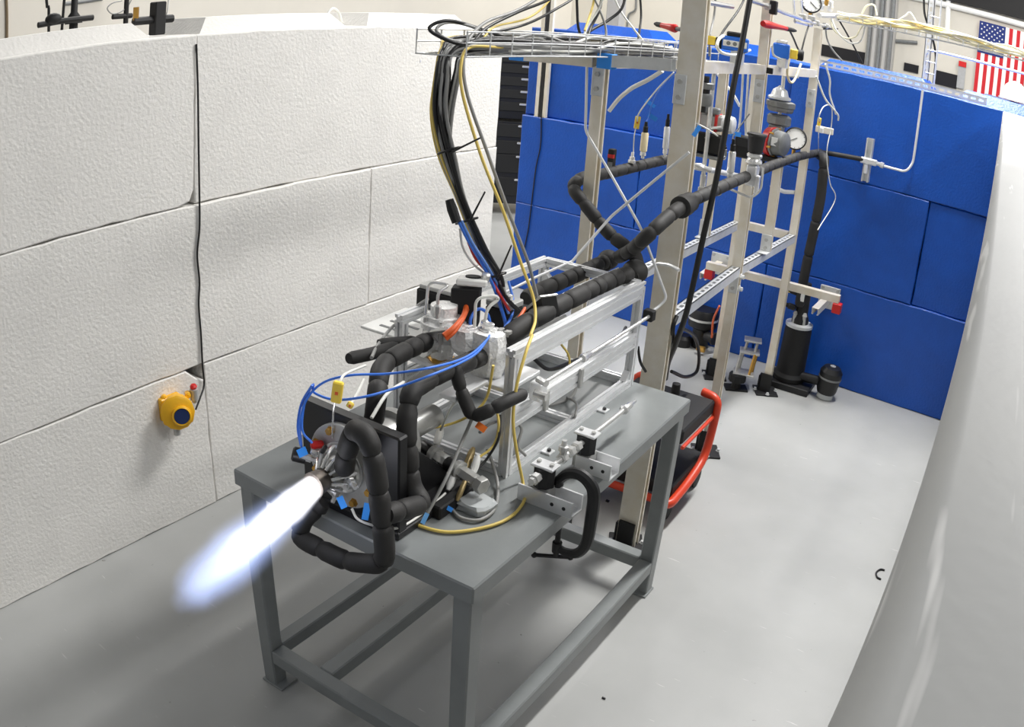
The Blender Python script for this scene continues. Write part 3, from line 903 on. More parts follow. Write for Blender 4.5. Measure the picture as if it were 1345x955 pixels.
# large regulator with red actuator
p, s = px_thing(1024, 150, -0.28)
rg = thing('regulator_valve', 'cast grey regulator valve with round red actuator and domed cap', 'valve', p-Vector((0, 0, 0.24)))
c = Vector((p.x, p.y, 0))
zc = lambda py: U(1022, py, -0.28).z
MB().lathe(c+Vector((-0.01, 0, zc(131))), (0, 0, 1), [(0, 0.056), (0.01, 0.058), (0.018, 0.045), (0.045, 0.036), (0.062, 0.012), (0.068, 0.008)], 20).build('dome_cap', M_alu, rg)
MB().lathe(c+Vector((0, 0, zc(147))), (0, 0, 1), [(0, 0.060), (0.01, 0.068), (0.022, 0.068), (0.026, 0.075), (0.050, 0.075), (0.055, 0.06)], 8).build('upper_body', M_grey, rg)
MB().lathe(c+Vector((0, 0, zc(165))), (0, 0, 1), [(0, 0.050), (0.01, 0.062), (0.045, 0.062), (0.055, 0.05)], 8).build('lower_body', M_grey, rg)
MB().box(c+Vector((0, -0.03, zc(168))), (0.07, 0.06, 0.03), bev=0.006).build('neck', M_grey, rg)
q = U(1014, 186, -0.27)
dA = Vector((0.95, -0.25, 0.0)).normalized()
MB().lathe(q-dA*0.03, dA, [(0, 0.050), (0.006, 0.066), (0.040, 0.072), (0.046, 0.060)], 28).build('red_actuator', M_red, rg)
MB().lathe(q+dA*0.016, dA, [(0, 0.070), (0.010, 0.070), (0.012, 0.062), (0.055, 0.058), (0.060, 0.050)], 12).build('actuator_housing', M_grey, rg)
for k in range(6):
    a = k*math.pi/3+0.3
    x_, y_, _ = basis(dA)
    MB().cyl(q+dA*0.010+(x_*math.cos(a)+y_*math.sin(a))*0.066, q+dA*0.030+(x_*math.cos(a)+y_*math.sin(a))*0.066, 0.006, n=6).build('bolt', M_brass, rg)
MB().box(q+dA*0.03+Vector((0.0, -0.06, 0.01)), (0.03, 0.004, 0.04)).build('name_plate', M_white, rg, smooth=0)
mb = MB()
for dx in (-0.03, 0.03):
    mb.cyl(q+Vector((dx, 0, -0.065)), q+Vector((dx, 0, -0.125)), 0.008, n=8)
mb.box(q+Vector((0, 0, -0.082)), (0.10, 0.06, 0.03), bev=0.006)
mb.build('yoke', M_black, rg)

# plunger valve in front of the second post
p, s = px_thing(993, 190, -0.16)
pv = thing('plunger_valve', 'black cupped plunger valve with bright collar below', 'valve', p-Vector((0, 0, 0.16)))
MB().lathe(p+Vector((0, 0, 0.045)), (0, 0, -1), [(0, 0.040), (0.006, 0.042), (0.012, 0.036), (0.075, 0.030), (0.08, 0.024)], 18).build('cup', M_dark, pv)
MB().lathe(p+Vector((0, 0, -0.035)), (0, 0, -1), [(0, 0.026), (0.006, 0.032), (0.014, 0.032), (0.02, 0.026), (0.032, 0.034), (0.040, 0.034), (0.046, 0.022)], 16).build('collar', M_stain, pv)
MB().box(p+Vector((0, 0, -0.125)), (0.045, 0.045, 0.085), bev=0.006).build('valve_block', M_alu, pv)
MB().box(p+Vector((0.03, -0.02, -0.155)), (0.018, 0.02, 0.075), bev=0.004).build('lever_plate', M_alu, pv)
MB().tube(fillet([p+Vector((-0.09, -0.04, -0.19)), p+Vector((0.02, -0.04, -0.21)), p+Vector((0.055, -0.04, -0.17)), p+Vector((0.05, -0.03, -0.08))], 0.02), 0.005, 8).build('bent_rod', M_stain, pv)

# dark stacked valve and the parts in the near bay
def stack(px, py0, py1, u, prof, label, mats, name='valve', cat='valve', n=12):
    """vertical turned stack between two photo heights; prof: list of (radius px, share of height)"""
    p0 = U(px[0] if isinstance(px, tuple) else px, py1, u); p1 = U(px[1] if isinstance(px, tuple) else px, py0, u); s = mpp(p0)
    p0 = Vector((p0.x, (p0.y+p1.y)/2, p0.z)); hgt = p1.z-p0.z
    th = thing(name, label, cat, p0)
    z = 0.0; tot = sum(w for _, w, _ in prof)
    for (r, w, nm), m in zip(prof, mats):
        h_ = hgt*w/tot
        MB().lathe(p0+Vector((0, 0, z)), (0, 0, 1), [(0, r*s*0.92), (h_*0.12, r*s), (h_*0.88, r*s), (h_*1.0, r*s*0.92)], n).build(nm, m, th)
        z += h_
    return th
stack(924, 100, 147, -0.225, [(5, .18, 'stem'), (12, .35, 'body'), (8, .12, 'neck'), (13, .18, 'bonnet'), (6, .17, 'cap')], 'dark grey stacked valve hanging under the top bar', [M_dark, M_grey, M_dark, M_grey, M_dark], n=10)
p, s = px_thing(936, 160, -0.235)
sv = thing('solenoid_valve', 'silver solenoid valve with red bands beside the near post', 'valve', p-Vector((0, 0, 0.04)))
MB().box(p, (0.095, 0.05, 0.06), bev=0.008).build('body', M_dull, sv)
for du in (-0.045, 0.022):
    MB().box(p+Vector((du, -0.004, 0)), (0.010, 0.056, 0.066), bev=0.002).build('red_band', M_red, sv)
MB().lathe(p+Vector((0.062, 0, 0.0)), (1, 0, 0), [(-0.02, 0.03), (0.0, 0.03), (0.004, 0.034), (0.02, 0.03), (0.024, 0.018)], 14).build('end_cap', M_alu, sv)
MB().box(p+Vector((0, -0.02, 0.042)), (0.06, 0.03, 0.025), bev=0.005).build('coil_cover', M_grey, sv)
MB().tube(fillet([p+Vector((-0.03, -0.04, -0.05)), p+Vector((0.0, -0.05, -0.06)), p+Vector((0.01, -0.05, -0.02)), p+Vector((0.05, -0.04, -0.01))], 0.012), 0.006, 8).build('elbow_tube', M_stain, sv)
p, s = px_thing(930, 188, -0.235)
bb = thing('junction_box', 'black junction box under the silver solenoid valve', 'box', p-Vector((0, 0, 0.035)))
MB().box(p, (0.115, 0.06, 0.07), bev=0.005).build('housing', M_blackm, bb)
MB().box(p+Vector((0, 0, -0.045)), (0.12, 0.08, 0.012), bev=0.003).build('tray', M_grey, bb)
MB().cyl(p+Vector((-0.055, -0.035, 0.0)), p+Vector((-0.055, -0.05, 0.0)), 0.010, n=8).build('gland', M_stain, bb)
p, s = px_thing(978, 193, -0.25)
bb = thing('junction_box', 'black box between the two silver pressure sensors', 'box', p-Vector((0, 0, 0.05)))
MB().box(p, (0.075, 0.065, 0.09), bev=0.006).build('housing', M_blackm, bb)
MB().box((p.x-0.01, (p.y+V2)/2, p.z), (0.03, max(0.02, V2-p.y), 0.03)).build('mounting_arm', M_dark, bb, smooth=0)
MB().box(p+Vector((0, -0.036, 0.02)), (0.05, 0.004, 0.03)).build('cover', M_dark, bb)

def sensor(px, y0, y1, u, wpx, label, m=None, tilt=0.0):
    p0 = U(px-tilt, y1, u); p1 = U(px, y0, u); s = mpp(p0); r = wpx*s/2
    th = thing('pressure_sensor', label, 'sensor', p0)
    p1 = Vector((p1.x, p0.y+(p1.y-p0.y)*0.3, p1.z)); d = p1-p0; L = d.length
    MB().lathe(p0, d, [(0, r*0.5), (L*0.08, r*0.5), (L*0.08, r*0.85), (L*0.16, r*0.85), (L*0.2, r*0.6)], 8).build('hex_fitting', M_stain, th)
    MB().lathe(p0+d*0.18, d, [(0, r*0.7), (L*0.03, r), (L*0.50, r), (L*0.53, r*0.8)], 16).build('barrel', m or M_stain, th)
    MB().lathe(p0+d*0.70, d, [(0, r*0.7), (L*0.16, r*0.7), (L*0.18, r*0.5), (L*0.30, r*0.42)], 12).build('connector', M_blackm, th)
    return th
sensor(849, 160, 208, -0.58, 9.5, 'cream pressure sensor standing on the hairpin pipe', M_beige, 5)
sensor(962, 183, 237, -0.175, 10, 'steel pressure sensor standing between rack posts', None, 4)
sensor(876, 150, 206, -0.58, 8, 'dark topped pressure sensor half hidden by near post', M_alu, 3)
sensor(952, 190, 210, -0.235, 6, 'small grey sensor below the yellow plug', M_grey, 1)
sensor(924, 221, 250, -0.25, 8, 'short sensor pointing down below the white tube', M_stain, 2)
stack((830, 831), 200, 214, -0.59, [(5, .3, 'base'), (3.5, .3, 'nut'), (2, .4, 'stem')], 'small hex fitting on the hairpin pipe below yellow plug', [M_stain, M_stain, M_alu], 'pipe_fitting', 'fitting', 6)
p, s = px_thing(803, 214, -0.62)
rl = thing('relay_box', 'small black and red relay on the hairpin pipe end', 'relay', p-Vector((0, 0, 0.05)))
MB().box(p, (0.024, 0.03, 0.11), bev=0.003).build('housing', M_blackm, rl)
MB().box(p+Vector((0.002, -0.012, 0.028)), (0.024, 0.012, 0.014)).build('red_band', M_red, rl)
MB().box(p+Vector((0.002, -0.012, -0.038)), (0.024, 0.012, 0.014)).build('red_band', M_red, rl)
MB().box(p+Vector((0.002, -0.014, -0.004)), (0.018, 0.010, 0.018)).build('window', M_grey, rl)

# white horizontal tube with sensors
ht = MB().tube([U(912, 219, -0.25), U(978, 233, -0.25), U(985, 236, -0.25)], 0.011, 12)
ht.solo('steel_tube', 'short bright steel tube between the first two posts', 'tube', M_alu)
MB().lathe(U(907, 215, -0.25), (0.7, 0.6, -0.2), [(0, 0.004), (0.02, 0.010), (0.035, 0.014), (0.05, 0.014), (0.052, 0.010), (0.08, 0.010)], 10).solo('tube_fitting', 'steel swivel fitting at the near end of bright tube', 'fitting', M_stain)

# risers that carry the valves between the top bar and the climbing pipe
def riser(v, u, z0, z1, label, r=0.008):
    return MB().cyl((u, v, z0), (u, v, z1), r, n=10).solo('riser_tube', label, 'tube', M_stain)
q = U(928, 160, -0.235)
riser(q.y, -0.225, 1.345, 1.775, 'upright steel riser holding the stacked valve and solenoid')
MB().box(((-0.225-0.16)/2, q.y, 1.350), (0.085, 0.03, 0.02), bev=0.004).solo('pipe_bracket', 'small steel foot joining near riser to the climbing pipe', 'bracket', M_dull)
q = U(1024, 150, -0.28)
riser(q.y, q.x, 1.36, 1.775, 'upright steel riser behind the red actuator valve', 0.010)
MB().box(((q.x+RU)/2, q.y, 1.775), (abs(q.x-RU)+0.02, 0.03, 0.02), bev=0.003).solo('riser_hanger', 'short hanger tying the far riser to the top bar', 'bracket', M_galv)

# controllers on the top bar
def controller(px, py, u, w, h, label, face=True):
    p, s = px_thing(px, py, u); w *= s; h *= s
    b = thing('controller', label, 'controller', p-Vector((0, 0, h/2)))
    yr = Matrix.Rotation(0.25, 3, 'Z')
    zb = p.z-h/2
    if zb > 1.815: MB().box((p.x+(0.012 if p.x < -0.2 else 0), p.y, (1.814+zb)/2), (0.04, 0.05, zb-1.814+0.006)).build('mounting_foot', M_galv, b, smooth=0)
    MB().box(p, (w, 0.06, h), yr, bev=0.006).build('housing', M_bluep, b)
    if face:
        f = MB().box(p+yr @ Vector((0, -0.031, 0.0)), (w*0.9, 0.004, h*0.42), yr, bev=0.001).build('label_strip', M_white, b, smooth=0)
        for k in (-1, 0, 1):
            MB().lathe(p+yr @ Vector((k*w*0.24, -0.033, 0)), yr @ Vector((0, -1, 0)), [(0, 0.008), (0.004, 0.008)], 12).build('button', M_grey, f)
        MB().box(p+yr @ Vector((0, 0, h/2+0.008)), (w*0.7, 0.05, 0.022), yr, bev=0.005).build('top_cover', M_blackm, b)
        MB().box(p+yr @ Vector((-w/2-0.012, 0, -0.005)), (0.026, 0.05, h*0.8), yr, bev=0.004).build('plug_block', M_blackm, b)
        MB().box(p+yr @ Vector((-w/2-0.045, -0.01, 0.0)), (0.04, 0.03, 0.036), yr, bev=0.004).build('yellow_plug', M_ylplug, b)
    else:
        MB().box(p+yr @ Vector((0, 0, h/2+0.008)), (w*0.7, 0.05, 0.018), yr, bev=0.004).build('top_cover', M_white, b)
        MB().box(p+yr @ Vector((w/2+0.02, -0.012, -0.004)), (0.036, 0.036, h*0.7), yr, bev=0.006).build('yellow_plug', M_ylplug, b)
        MB().lathe(p+yr @ Vector((w/2+0.035, 0, -0.004)), yr @ Vector((1, 0, 0)), [(0, 0.026), (0.025, 0.026), (0.03, 0.018)], 14).build('round_cap', M_blackm, b)
    return b
controller(966, 58, -0.23, 34, 19, 'blue and white controller box on the top bar by first post')
controller(1026, 67, -0.22, 22, 20, 'plain blue controller block with yellow plug beside the second post', False)
def red_lever(a, b, label, dark=0.3):
    th = thing('lever_handle', label, 'lever', (a+b)/2-Vector((0, 0, 0.02)))
    d = b-a
    MB().tube([a, a+d*0.1, a+d*0.3, a+d*0.6, b], [0.012, 0.017, 0.016, 0.012, 0.010], 12).build('grip', M_red, th)
    MB().tube([a+d*0.95, a+d*1.25, a+d*1.4], [0.011, 0.010, 0.005], 10).build('neck', M_blackm, th)
    return th
lv1 = red_lever(U(1002, 31, -0.19), U(1034, 38, -0.17), 'red lever handle in front of the second post')
q = U(1003, 31, -0.19)
MB().cyl(q, (RU2+0.01, V2, q.z), 0.009, n=8).build('pivot_rod', M_dark, lv1)
lv2 = red_lever(U(889, 38, -0.42), U(868, 33, -0.50), 'red lever handle behind the first post over the tray')
q = U(889, 38, -0.42)
MB().cyl(q, (RU-SR, V1, q.z), 0.008, n=8).build('pivot_rod', M_dark, lv2)
# tube manifold at the top
mf = thing('tube_manifold', 'bright steel tube manifold with valves high on the rack', 'manifold', U(1030, 28, -0.24))
def mtube(pts, r=0.007, m=None, name='tube'):
    return MB().tube(fillet(pts, 0.03), r, 8).build(name, m or M_stain, mf)
mtube([U(928, 3, -0.3), U(962, 9, -0.28)], 0.010)
mtube([U(984, 0, -0.2), U(1016, 11, -0.2), U(1030, 17, -0.2), U(1072, 31, -0.2), U(1092, 36, -0.2)], 0.009)
mtube([U(1044, 28, -0.22), U(1066, 34, -0.22)], 0.007)
mtube([U(1066, 18, -0.22), U(1066, 34, -0.22)], 0.008)
mtube([U(1042, 0, -0.24), U(1044, 30, -0.24)], 0.006)
mtube([U(1052, 0, -0.24), U(1054, 22, -0.24)], 0.006)
mtube([U(1076, 20, -0.2), U(1102, 21, -0.2)], 0.014, M_alu)
for px, py in ((1010, 9), (1054, 22), (1072, 30), (1084, 34), (1066, 24)):
    q = U(px, py, -0.2)
    MB().box(q, (0.035, 0.035, 0.03), bev=0.006).build('valve_block', M_dull, mf)
for px, py in ((1078, 12), (1084, 6), (1090, 14)):
    q = U(px, py, -0.22)
    MB().lathe(q, (0.2, -0.4, 0.9), [(0, 0.016), (0.03, 0.016), (0.03, 0.011), (0.06, 0.011)], 8).build('fitting', M_brass if px == 1084 else M_alu, mf)
q = U(1016, 10, -0.18)
MB().box(q, (0.03, 0.03, 0.06), bev=0.004).build('clamp', M_blackm, mf)
mtube([U(1082, 38, -0.2), U(1100, 38, -0.2)], 0.005, M_dark)

# branch to the right wall side: small pipe, strut clamp and bent tube on the blue wall
insulated('thin black foam pipe reaching along the blue wall to the strut clamp',
          [U(1078, 200, -0.22), w2t(b2w(atb(1092, 202, -0.14))), w2t(b2w(atb(1115, 206, -0.08))), w2t(b2w(atb(1136, 210, -0.06)))], 0.014, [0.10, 0.5], 0.03)
q = atb(1142, 210, -0.02)
wc = thing('strut_clamp', 'short upright strut with pipe clamp on the blue wall', 'strut clamp', atb(1141, 240, -0.02), 'B')
csec(MB(), atb(1144, 182, -0.022), Vector((atb(1144, 182, -0.022).x, -0.022, atb(1142, 240, -0.022).z)), (0, -1, 0)).build('strut', M_galv, wc, smooth=0)
qq = atb(1141, 212, -0.06)
MB().box(qq, (0.10, 0.03, 0.035), bev=0.006).build('clamp', M_alu, wc)
MB().lathe(qq+Vector((0.05, 0, 0)), (1, 0, -0.1), [(0, 0.012), (0.02, 0.012), (0.02, 0.017), (0.04, 0.017), (0.045, 0.009)], 8).build('fitting', M_stain, wc)
MB().lathe(qq+Vector((-0.01, -0.01, -0.02)), (0, 0, -1), [(0, 0.010), (0.03, 0.013), (0.05, 0.013)], 8).build('knob', M_alu, wc)
MB().tube(fillet([qq+Vector((0.08, 0, -0.005)), atb(1190, 226, -0.05), atb(1199, 215, -0.03), atb(1212, 118, -0.03)], 0.05), 0.0075, 10).solo('bent_tube', 'bent bright steel tube climbing the blue wall', 'tube', M_alu, 'B')
# small bracket on third post with yellow plug
p = U(1086, 171, -0.13)
br = thing('sensor_bracket', 'small strut bracket with blocks beside the third post', 'bracket', p)
MB().box(U(1083, 171, -0.15), (0.10, 0.02, 0.036), bev=0.003).build('arm', M_strut, br)
MB().box(U(1080, 171, -0.15)+Vector((0, -0.015, 0)), (0.02, 0.02, 0.03), bev=0.003).build('block', M_white, br)
MB().cyl(U(1086, 171, -0.15)+Vector((0.01, -0.01, 0)), U(1086, 171, -0.15)+Vector((0.01, -0.025, 0)), 0.010, n=6).build('bolt', M_galv, br)

# vertical foam pipe down to the tank
VD = 3.40
insulated('black foam downpipe running from the rack to the floor tank',
          [U(1076, 203, -0.215), V(1083, 208, VD), V(1078, 260, VD), V(1062, 335, VD), V(1054, 375, VD), V(1050, 402, VD)], 0.029, [0.10, 0.16, 0.30, 0.2], 0.04)
# tank and its neighbours on the floor
tk = Vector((-0.135, 3.43, 0.0))
tn = thing('floor_tank', 'tall black cylinder tank on a dark slab by the blue wall', 'tank', tk)
MB().box(tk+Vector((0.0, 0, 0.02)), (0.30, 0.22, 0.04), bev=0.004).build('slab', M_dark, tn)
MB().lathe(tk+Vector((0, 0, 0.04)), (0, 0, 1), [(0, 0.095), (0.03, 0.10), (0.05, 0.085), (0.30, 0.080), (0.33, 0.075)], 28).build('cylinder', M_blackm, tn)
MB().lathe(tk+Vector((0, 0, 0.365)), (0, 0, 1), [(0, 0.081), (0.016, 0.081), (0.02, 0.06)], 28).build('band', M_galv, tn)
for du in (-0.028, 0.028):
    MB().lathe(tk+Vector((du, -0.03, 0.38)), (0, 0, 1), [(0, 0.012), (0.055, 0.012), (0.058, 0.016), (0.075, 0.008)], 8).build('hose_fitting', M_dull, tn)
MB().lathe(tk+Vector((0, 0.0, 0.38)), (0, 0, 1), [(0, 0.05), (0.03, 0.05), (0.06, 0.038), (0.16, 0.036), (0.24, 0.030)], 18).build('neck', M_blackm, tn)
for k, dz in enumerate((0.47, 0.56)):
    MB().lathe(tk+Vector((-0.04, -0.03, dz)), (-0.6, -0.4, 0.2), [(0, 0.018), (0.04, 0.018), (0.045, 0.012), (0.06, 0.012)], 10).build('side_valve', M_blackm, tn)
MB().box(tk+Vector((-0.085, -0.05, 0.57)), (0.014, 0.01, 0.03)).build('yellow_tag', M_ylplug, tn)
MB().box(tk+Vector((0.0, -0.055, 0.55)), (0.022, 0.006, 0.05)).build('paper_tag', M_white, tn, smooth=0)
def strobe(base, label, tilt, k=1.0):
    b = Vector(base)
    th = thing('filter_pot', label, 'filter pot', b)
    up = Vector((tilt, 0, 1)).normalized()
    MB().lathe(b, up, [(0, 0.045*k), (0.004, 0.05*k), (0.05*k, 0.048*k)], 20).build('clear_bowl', mat('cloudy_plastic', rgb(196, 200, 200), 0.25), th)
    MB().lathe(b+up*0.035*k, up, [(0, 0.055*k), (0.02*k, 0.062*k), (0.09*k, 0.066*k)], 22).build('body', M_black, th)
    MB().lathe(b+up*0.125*k, up, [(0, 0.069*k), (0.006*k, 0.071*k), (0.012*k, 0.069*k)], 22).build('seam_ring', M_grey, th)
    MB().lathe(b+up*0.137*k, up, [(0, 0.068*k), (0.03*k, 0.068*k), (0.055*k, 0.05*k), (0.06*k, 0.02*k)], 22).build('cap', M_black, th)
    MB().lathe(b+up*0.196*k, up, [(0, 0.018*k), (0.004*k, 0.018*k)], 10).build('cap_plug', M_dull, th)
    MB().cyl(b+up*0.09*k+Vector((-0.05*k, 0, 0)), b+up*0.09*k+Vector((-0.19*k, 0.01, -0.01)), 0.028*k, n=14).build('side_pipe', M_black, th)
    return th
strobe((0.105, 3.40, 0), 'round black filter pot with clear bowl beside the floor tank', 0.06)
cb = Z(918, 455, 0.0)
fp = thing('pump_canister', 'black pump canister with bright ring behind the rack', 'pump', cb)
MB().lathe(cb, (0, 0, 1), [(0, 0.05), (0.02, 0.055), (0.12, 0.055), (0.14, 0.09), (0.17, 0.095), (0.22, 0.095), (0.25, 0.08)], 22).build('body', M_black, fp)
MB().lathe(cb+Vector((0, 0, 0.185)), (0, 0, 1), [(0, 0.097), (0.014, 0.097)], 22).build('ring', M_stain, fp)
MB().lathe(cb+Vector((-0.09, -0.06, 0.0)), (0, 0, 1), [(0, 0.05), (0.05, 0.055), (0.07, 0.04)], 16).build('foot_pot', M_black, fp)
MB().lathe(cb+Vector((0.05, -0.05, 0.10)), (1, -0.3, 0), [(0, 0.03), (0.05, 0.03), (0.055, 0.04), (0.07, 0.04)], 12).build('side_port', M_dark, fp)
MB().lathe(cb+Vector((0.03, -0.13, 0.035)), (1, 0, 0.1), [(0, 0.012), (0.02, 0.02), (0.05, 0.02), (0.055, 0.012)], 8).build('brass_fitting', M_brass, fp)
# scissor stand between the feet
sb = Z(966, 510, 0.0)
ss = thing('scissor_stand', 'small metal stand with two plates and black base between posts', 'stand', sb)
MB().box(sb+Vector((0, 0, 0.004)), (0.13, 0.09, 0.008), Matrix.Rotation(0.5, 3, 'Z')).build('base_plate', M_blackm, ss, smooth=0)
MB().lathe(sb+Vector((0, 0, 0.008)), (0, 0, 1), [(0, 0.03), (0.03, 0.025), (0.04, 0.05), (0.08, 0.05)], 10).build('hub', M_blackm, ss)
c2 = sb+Vector((0.02, 0.04, 0.09))
for dz, w in ((0.0, 0.12), (0.11, 0.115), (0.17, 0.10)):
    MB().box(c2+Vector((0.0, dz*0.5, dz)), (w, w*0.8, 0.010), Matrix.Rotation(0.3, 3, 'Z'), bev=0.002).build('plate', M_dull, ss, smooth=0)
for dx in (-0.04, 0.04):
    for dy in (-0.025, 0.03):
        MB().cyl(c2+Vector((dx, dy, 0.0)), c2+Vector((dx, dy+0.05, 0.11)), 0.008, n=8).build('pillar', M_brass if dx > 0 else M_dull, ss)
for dx in (-0.03, 0.03):
    MB().cyl(c2+Vector((dx, 0.055, 0.11)), c2+Vector((dx, 0.085, 0.17)), 0.009, n=8).build('pillar', M_dull, ss)

# ------------------------------------------------------------------ red and black cart behind the table
ct = thing('rolling_cart', 'red tube rolling cart with black platforms behind the table', 'cart', (-0.33, 1.85, 0))
MB().box((-0.335, 1.84, 0.385), (0.37, 0.36, 0.065), bev=0.008).build('upper_platform', M_blackm, ct)
MB().box((-0.335, 1.84, 0.135), (0.36, 0.36, 0.06), bev=0.008).build('lower_platform', M_blackm, ct)
for s_ in (1, -1):
    u0 = -0.335+s_*0.195
    MB().tube(fillet([(u0-s_*0.08, 2.045, 0.425), (u0, 2.03, 0.42), (u0, 2.02, 0.30), (u0, 1.98, 0.16), (u0, 1.80, 0.115), (u0, 1.62, 0.105), (u0-s_*0.06, 1.60, 0.10)], 0.07), 0.019, 12).build('side_tube', M_orange, ct)
MB().tube([(-0.53, 1.63, 0.10), (-0.14, 1.63, 0.10)], 0.017, 10).build('front_tube', M_orange, ct)
MB().tube([(-0.145, 1.66, 0.345), (-0.145, 2.02, 0.345)], 0.008, 8).build('edge_tube', M_orange, ct)
for u_ in (-0.50, -0.17):
    for v_ in (1.68, 2.0):
        w_ = MB().lathe((u_-0.014, v_, 0.045), (1, 0, 0), [(0, 0.03), (0.003, 0.045), (0.025, 0.045), (0.028, 0.03)], 18).build('wheel', M_blackm, ct)
        MB().box((u_, v_, 0.09), (0.035, 0.035, 0.03)).build('caster_fork', M_dark, w_)
MB().lathe((-0.26, 1.80, 0.417), (0, 0, 1), [(0, 0.05), (0.02, 0.05), (0.025, 0.03), (0.05, 0.028), (0.055, 0.02), (0.12, 0.017)], 12).build('hose_socket', M_blackm, ct)

# ------------------------------------------------------------------ wire cable tray over the rack, reaching out above the frame
TU0, TU1, TV0, TV1, TZ0, TZ1 = -0.645, -0.485, 0.56, 2.45, 1.790, 1.856
tray = thing('wire_cable_tray', 'galvanized wire basket tray carrying cables above the frame', 'cable tray', ((TU0+TU1)/2, 1.4, TZ0))
WR = 0.0027
for u, z in ((TU0, TZ1), (TU0, (TZ0+TZ1)/2), (TU0, TZ0), ((2*TU0+TU1)/3, TZ0), ((TU0+2*TU1)/3, TZ0), (TU1, TZ0), (TU1, (TZ0+TZ1)/2+0.004), (TU1, TZ1)):
    MB().cyl((u, TV0, z), (u, TV1, z), WR, n=6).build('long_wire', M_galv, tray)
nv = 19
first = None
for i in range(nv):
    v = TV0+(TV1-TV0)*i/(nv-1)
    MB().tube([(TU0, v, TZ1), (TU0, v, TZ0), (TU1, v, TZ0), (TU1, v, TZ1)], WR, 6).build('cross_wire', M_galv, tray)

# ------------------------------------------------------------------ cables
def cable(label, pts, r, m, group=None, name='cable', per=7, cat='cable', frame='T'):
    return MB().tube(catmull(pts, per), r, 8).solo(name, label, cat, m, frame, group=group, smooth=60)
def UV(*rows):
    """survey points: (px, py, 'u'|'v'|'z', value)"""
    return [at(a, b, k, val) for a, b, k, val in rows]
rnd = random.Random(3)
def bundle_cable(m, r, label, jx, jz, end, k):
    a = k*0.9
    tw = lambda i: Vector((math.cos(a+i*0.55), math.sin(a+i*0.55)*0.6, 0))*0.020
    pts = [Vector((-0.565+jx, 2.1, TZ0+0.008+jz)), Vector((-0.565+jx*0.8+rnd.uniform(-.02, .02), 1.6, TZ0+0.008+jz)), Vector((-0.565+jx+rnd.uniform(-.02, .02), 1.1, TZ0+0.008+jz)), Vector((-0.575+jx, 0.72, TZ0+0.012+jz))]
    pts += [at(588+jx*150, 72-jz*200, 'v', 0.585)]
    for i, (px, py, v) in enumerate(((573, 105, 0.53), (569, 150, 0.52), (579, 205, 0.53), (597, 262, 0.56), (623, 325, 0.60), (645, 366, 0.63))):
        tight = 1.0 if i < 3 else 0.62
        if i in (3, 5): tight = 0.5
        pts.append(at(px+9+jx*110*tight, py, 'v', v)+tw(i)*0.55*tight)
    pts += end
    return cable(label, pts, r, m, 'cables hanging from the wire tray')
ends = [UV((660, 395, 'u', -0.40), (668, 420, 'u', -0.40)), UV((655, 400, 'u', -0.42), (650, 430, 'u', -0.42)), UV((668, 395, 'u', -0.36), (690, 415, 'u', -0.34)), UV((650, 392, 'u', -0.44), (640, 405, 'u', -0.45)), UV((662, 400, 'u', -0.38), (676, 440, 'u', -0.36))]
spec = [(M_blkcab, 0.0062, 'thick black cable in the bundle hanging from tray')]*7 + [(M_grycab, 0.005, 'grey cable in the bundle hanging from tray')]*7 + [(M_whtcab, 0.0038, 'white cable in the bundle hanging from tray')]*2 + [(M_yelcab, 0.0042, 'yellow cable in the bundle hanging from tray')]*3 + [(M_blkcab, 0.0045, 'slim black cable in the bundle hanging from tray')]*4
for k, (m, r, lab) in enumerate(spec):
    jx = -0.062+0.125*((k*5) % len(spec))/len(spec)
    if m is M_yelcab: jx = -0.055-0.004*(k % 3)
    bundle_cable(m, r, lab, jx, rnd.uniform(0.0, 0.035), ends[k % 5], k)
# loose cables lying in the tray
for k in range(9):
    m = (M_blkcab, M_grycab, M_whtcab)[k % 3]
    u0 = TU0+0.015+0.13*((k*4) % 9)/9
    pts = [Vector((u0+rnd.uniform(-.02, .02), 0.80+0.22*i+rnd.uniform(-.05, .05), TZ0+0.012+rnd.uniform(0, .05))) for i in range(7)]
    cable('%s cable lying loose along the wire tray' % ('black', 'grey', 'white')[k % 3], pts, 0.005, m, 'cables lying in the wire tray')
# cable ties round the bundle
for (px, py, v), (ex, ey) in (((590, 198, 0.53), (631, 181)), ((613, 290, 0.575), (637, 252)), ((650, 362, 0.62), (672, 322))):
    c = at(px, py, 'v', v)
    tie = thing('cable_tie', 'black cable tie with long tail around the hanging bundle', 'cable tie', c, group='ties on the hanging bundle')
    mb = MB(); n = 16
    ring_ = [c+Vector((math.cos(2*math.pi*i/n)*0.028, math.sin(2*math.pi*i/n)*0.026, 0.012*math.cos(2*math.pi*i/n))) for i in range(n+1)]
    MB().tube(ring_, 0.0035, 6, cap=False).build('loop', M_blkcab, tie)
    MB().tube([c+Vector((0.02, -0.02, 0)), at(ex, ey, 'v', v-0.04)], [0.003, 0.0022], 6).build('tail', M_blkcab, tie)
# black connector in the bundle
p = at(596, 278, 'v', 0.53)
MB().tube([at(590, 262, 'v', 0.53), at(594, 275, 'v', 0.53), at(600, 292, 'v', 0.53)], [0.011, 0.014, 0.013], 10).solo('cable_connector', 'black sleeve connector taped into the hanging bundle', 'connector', M_blackm)

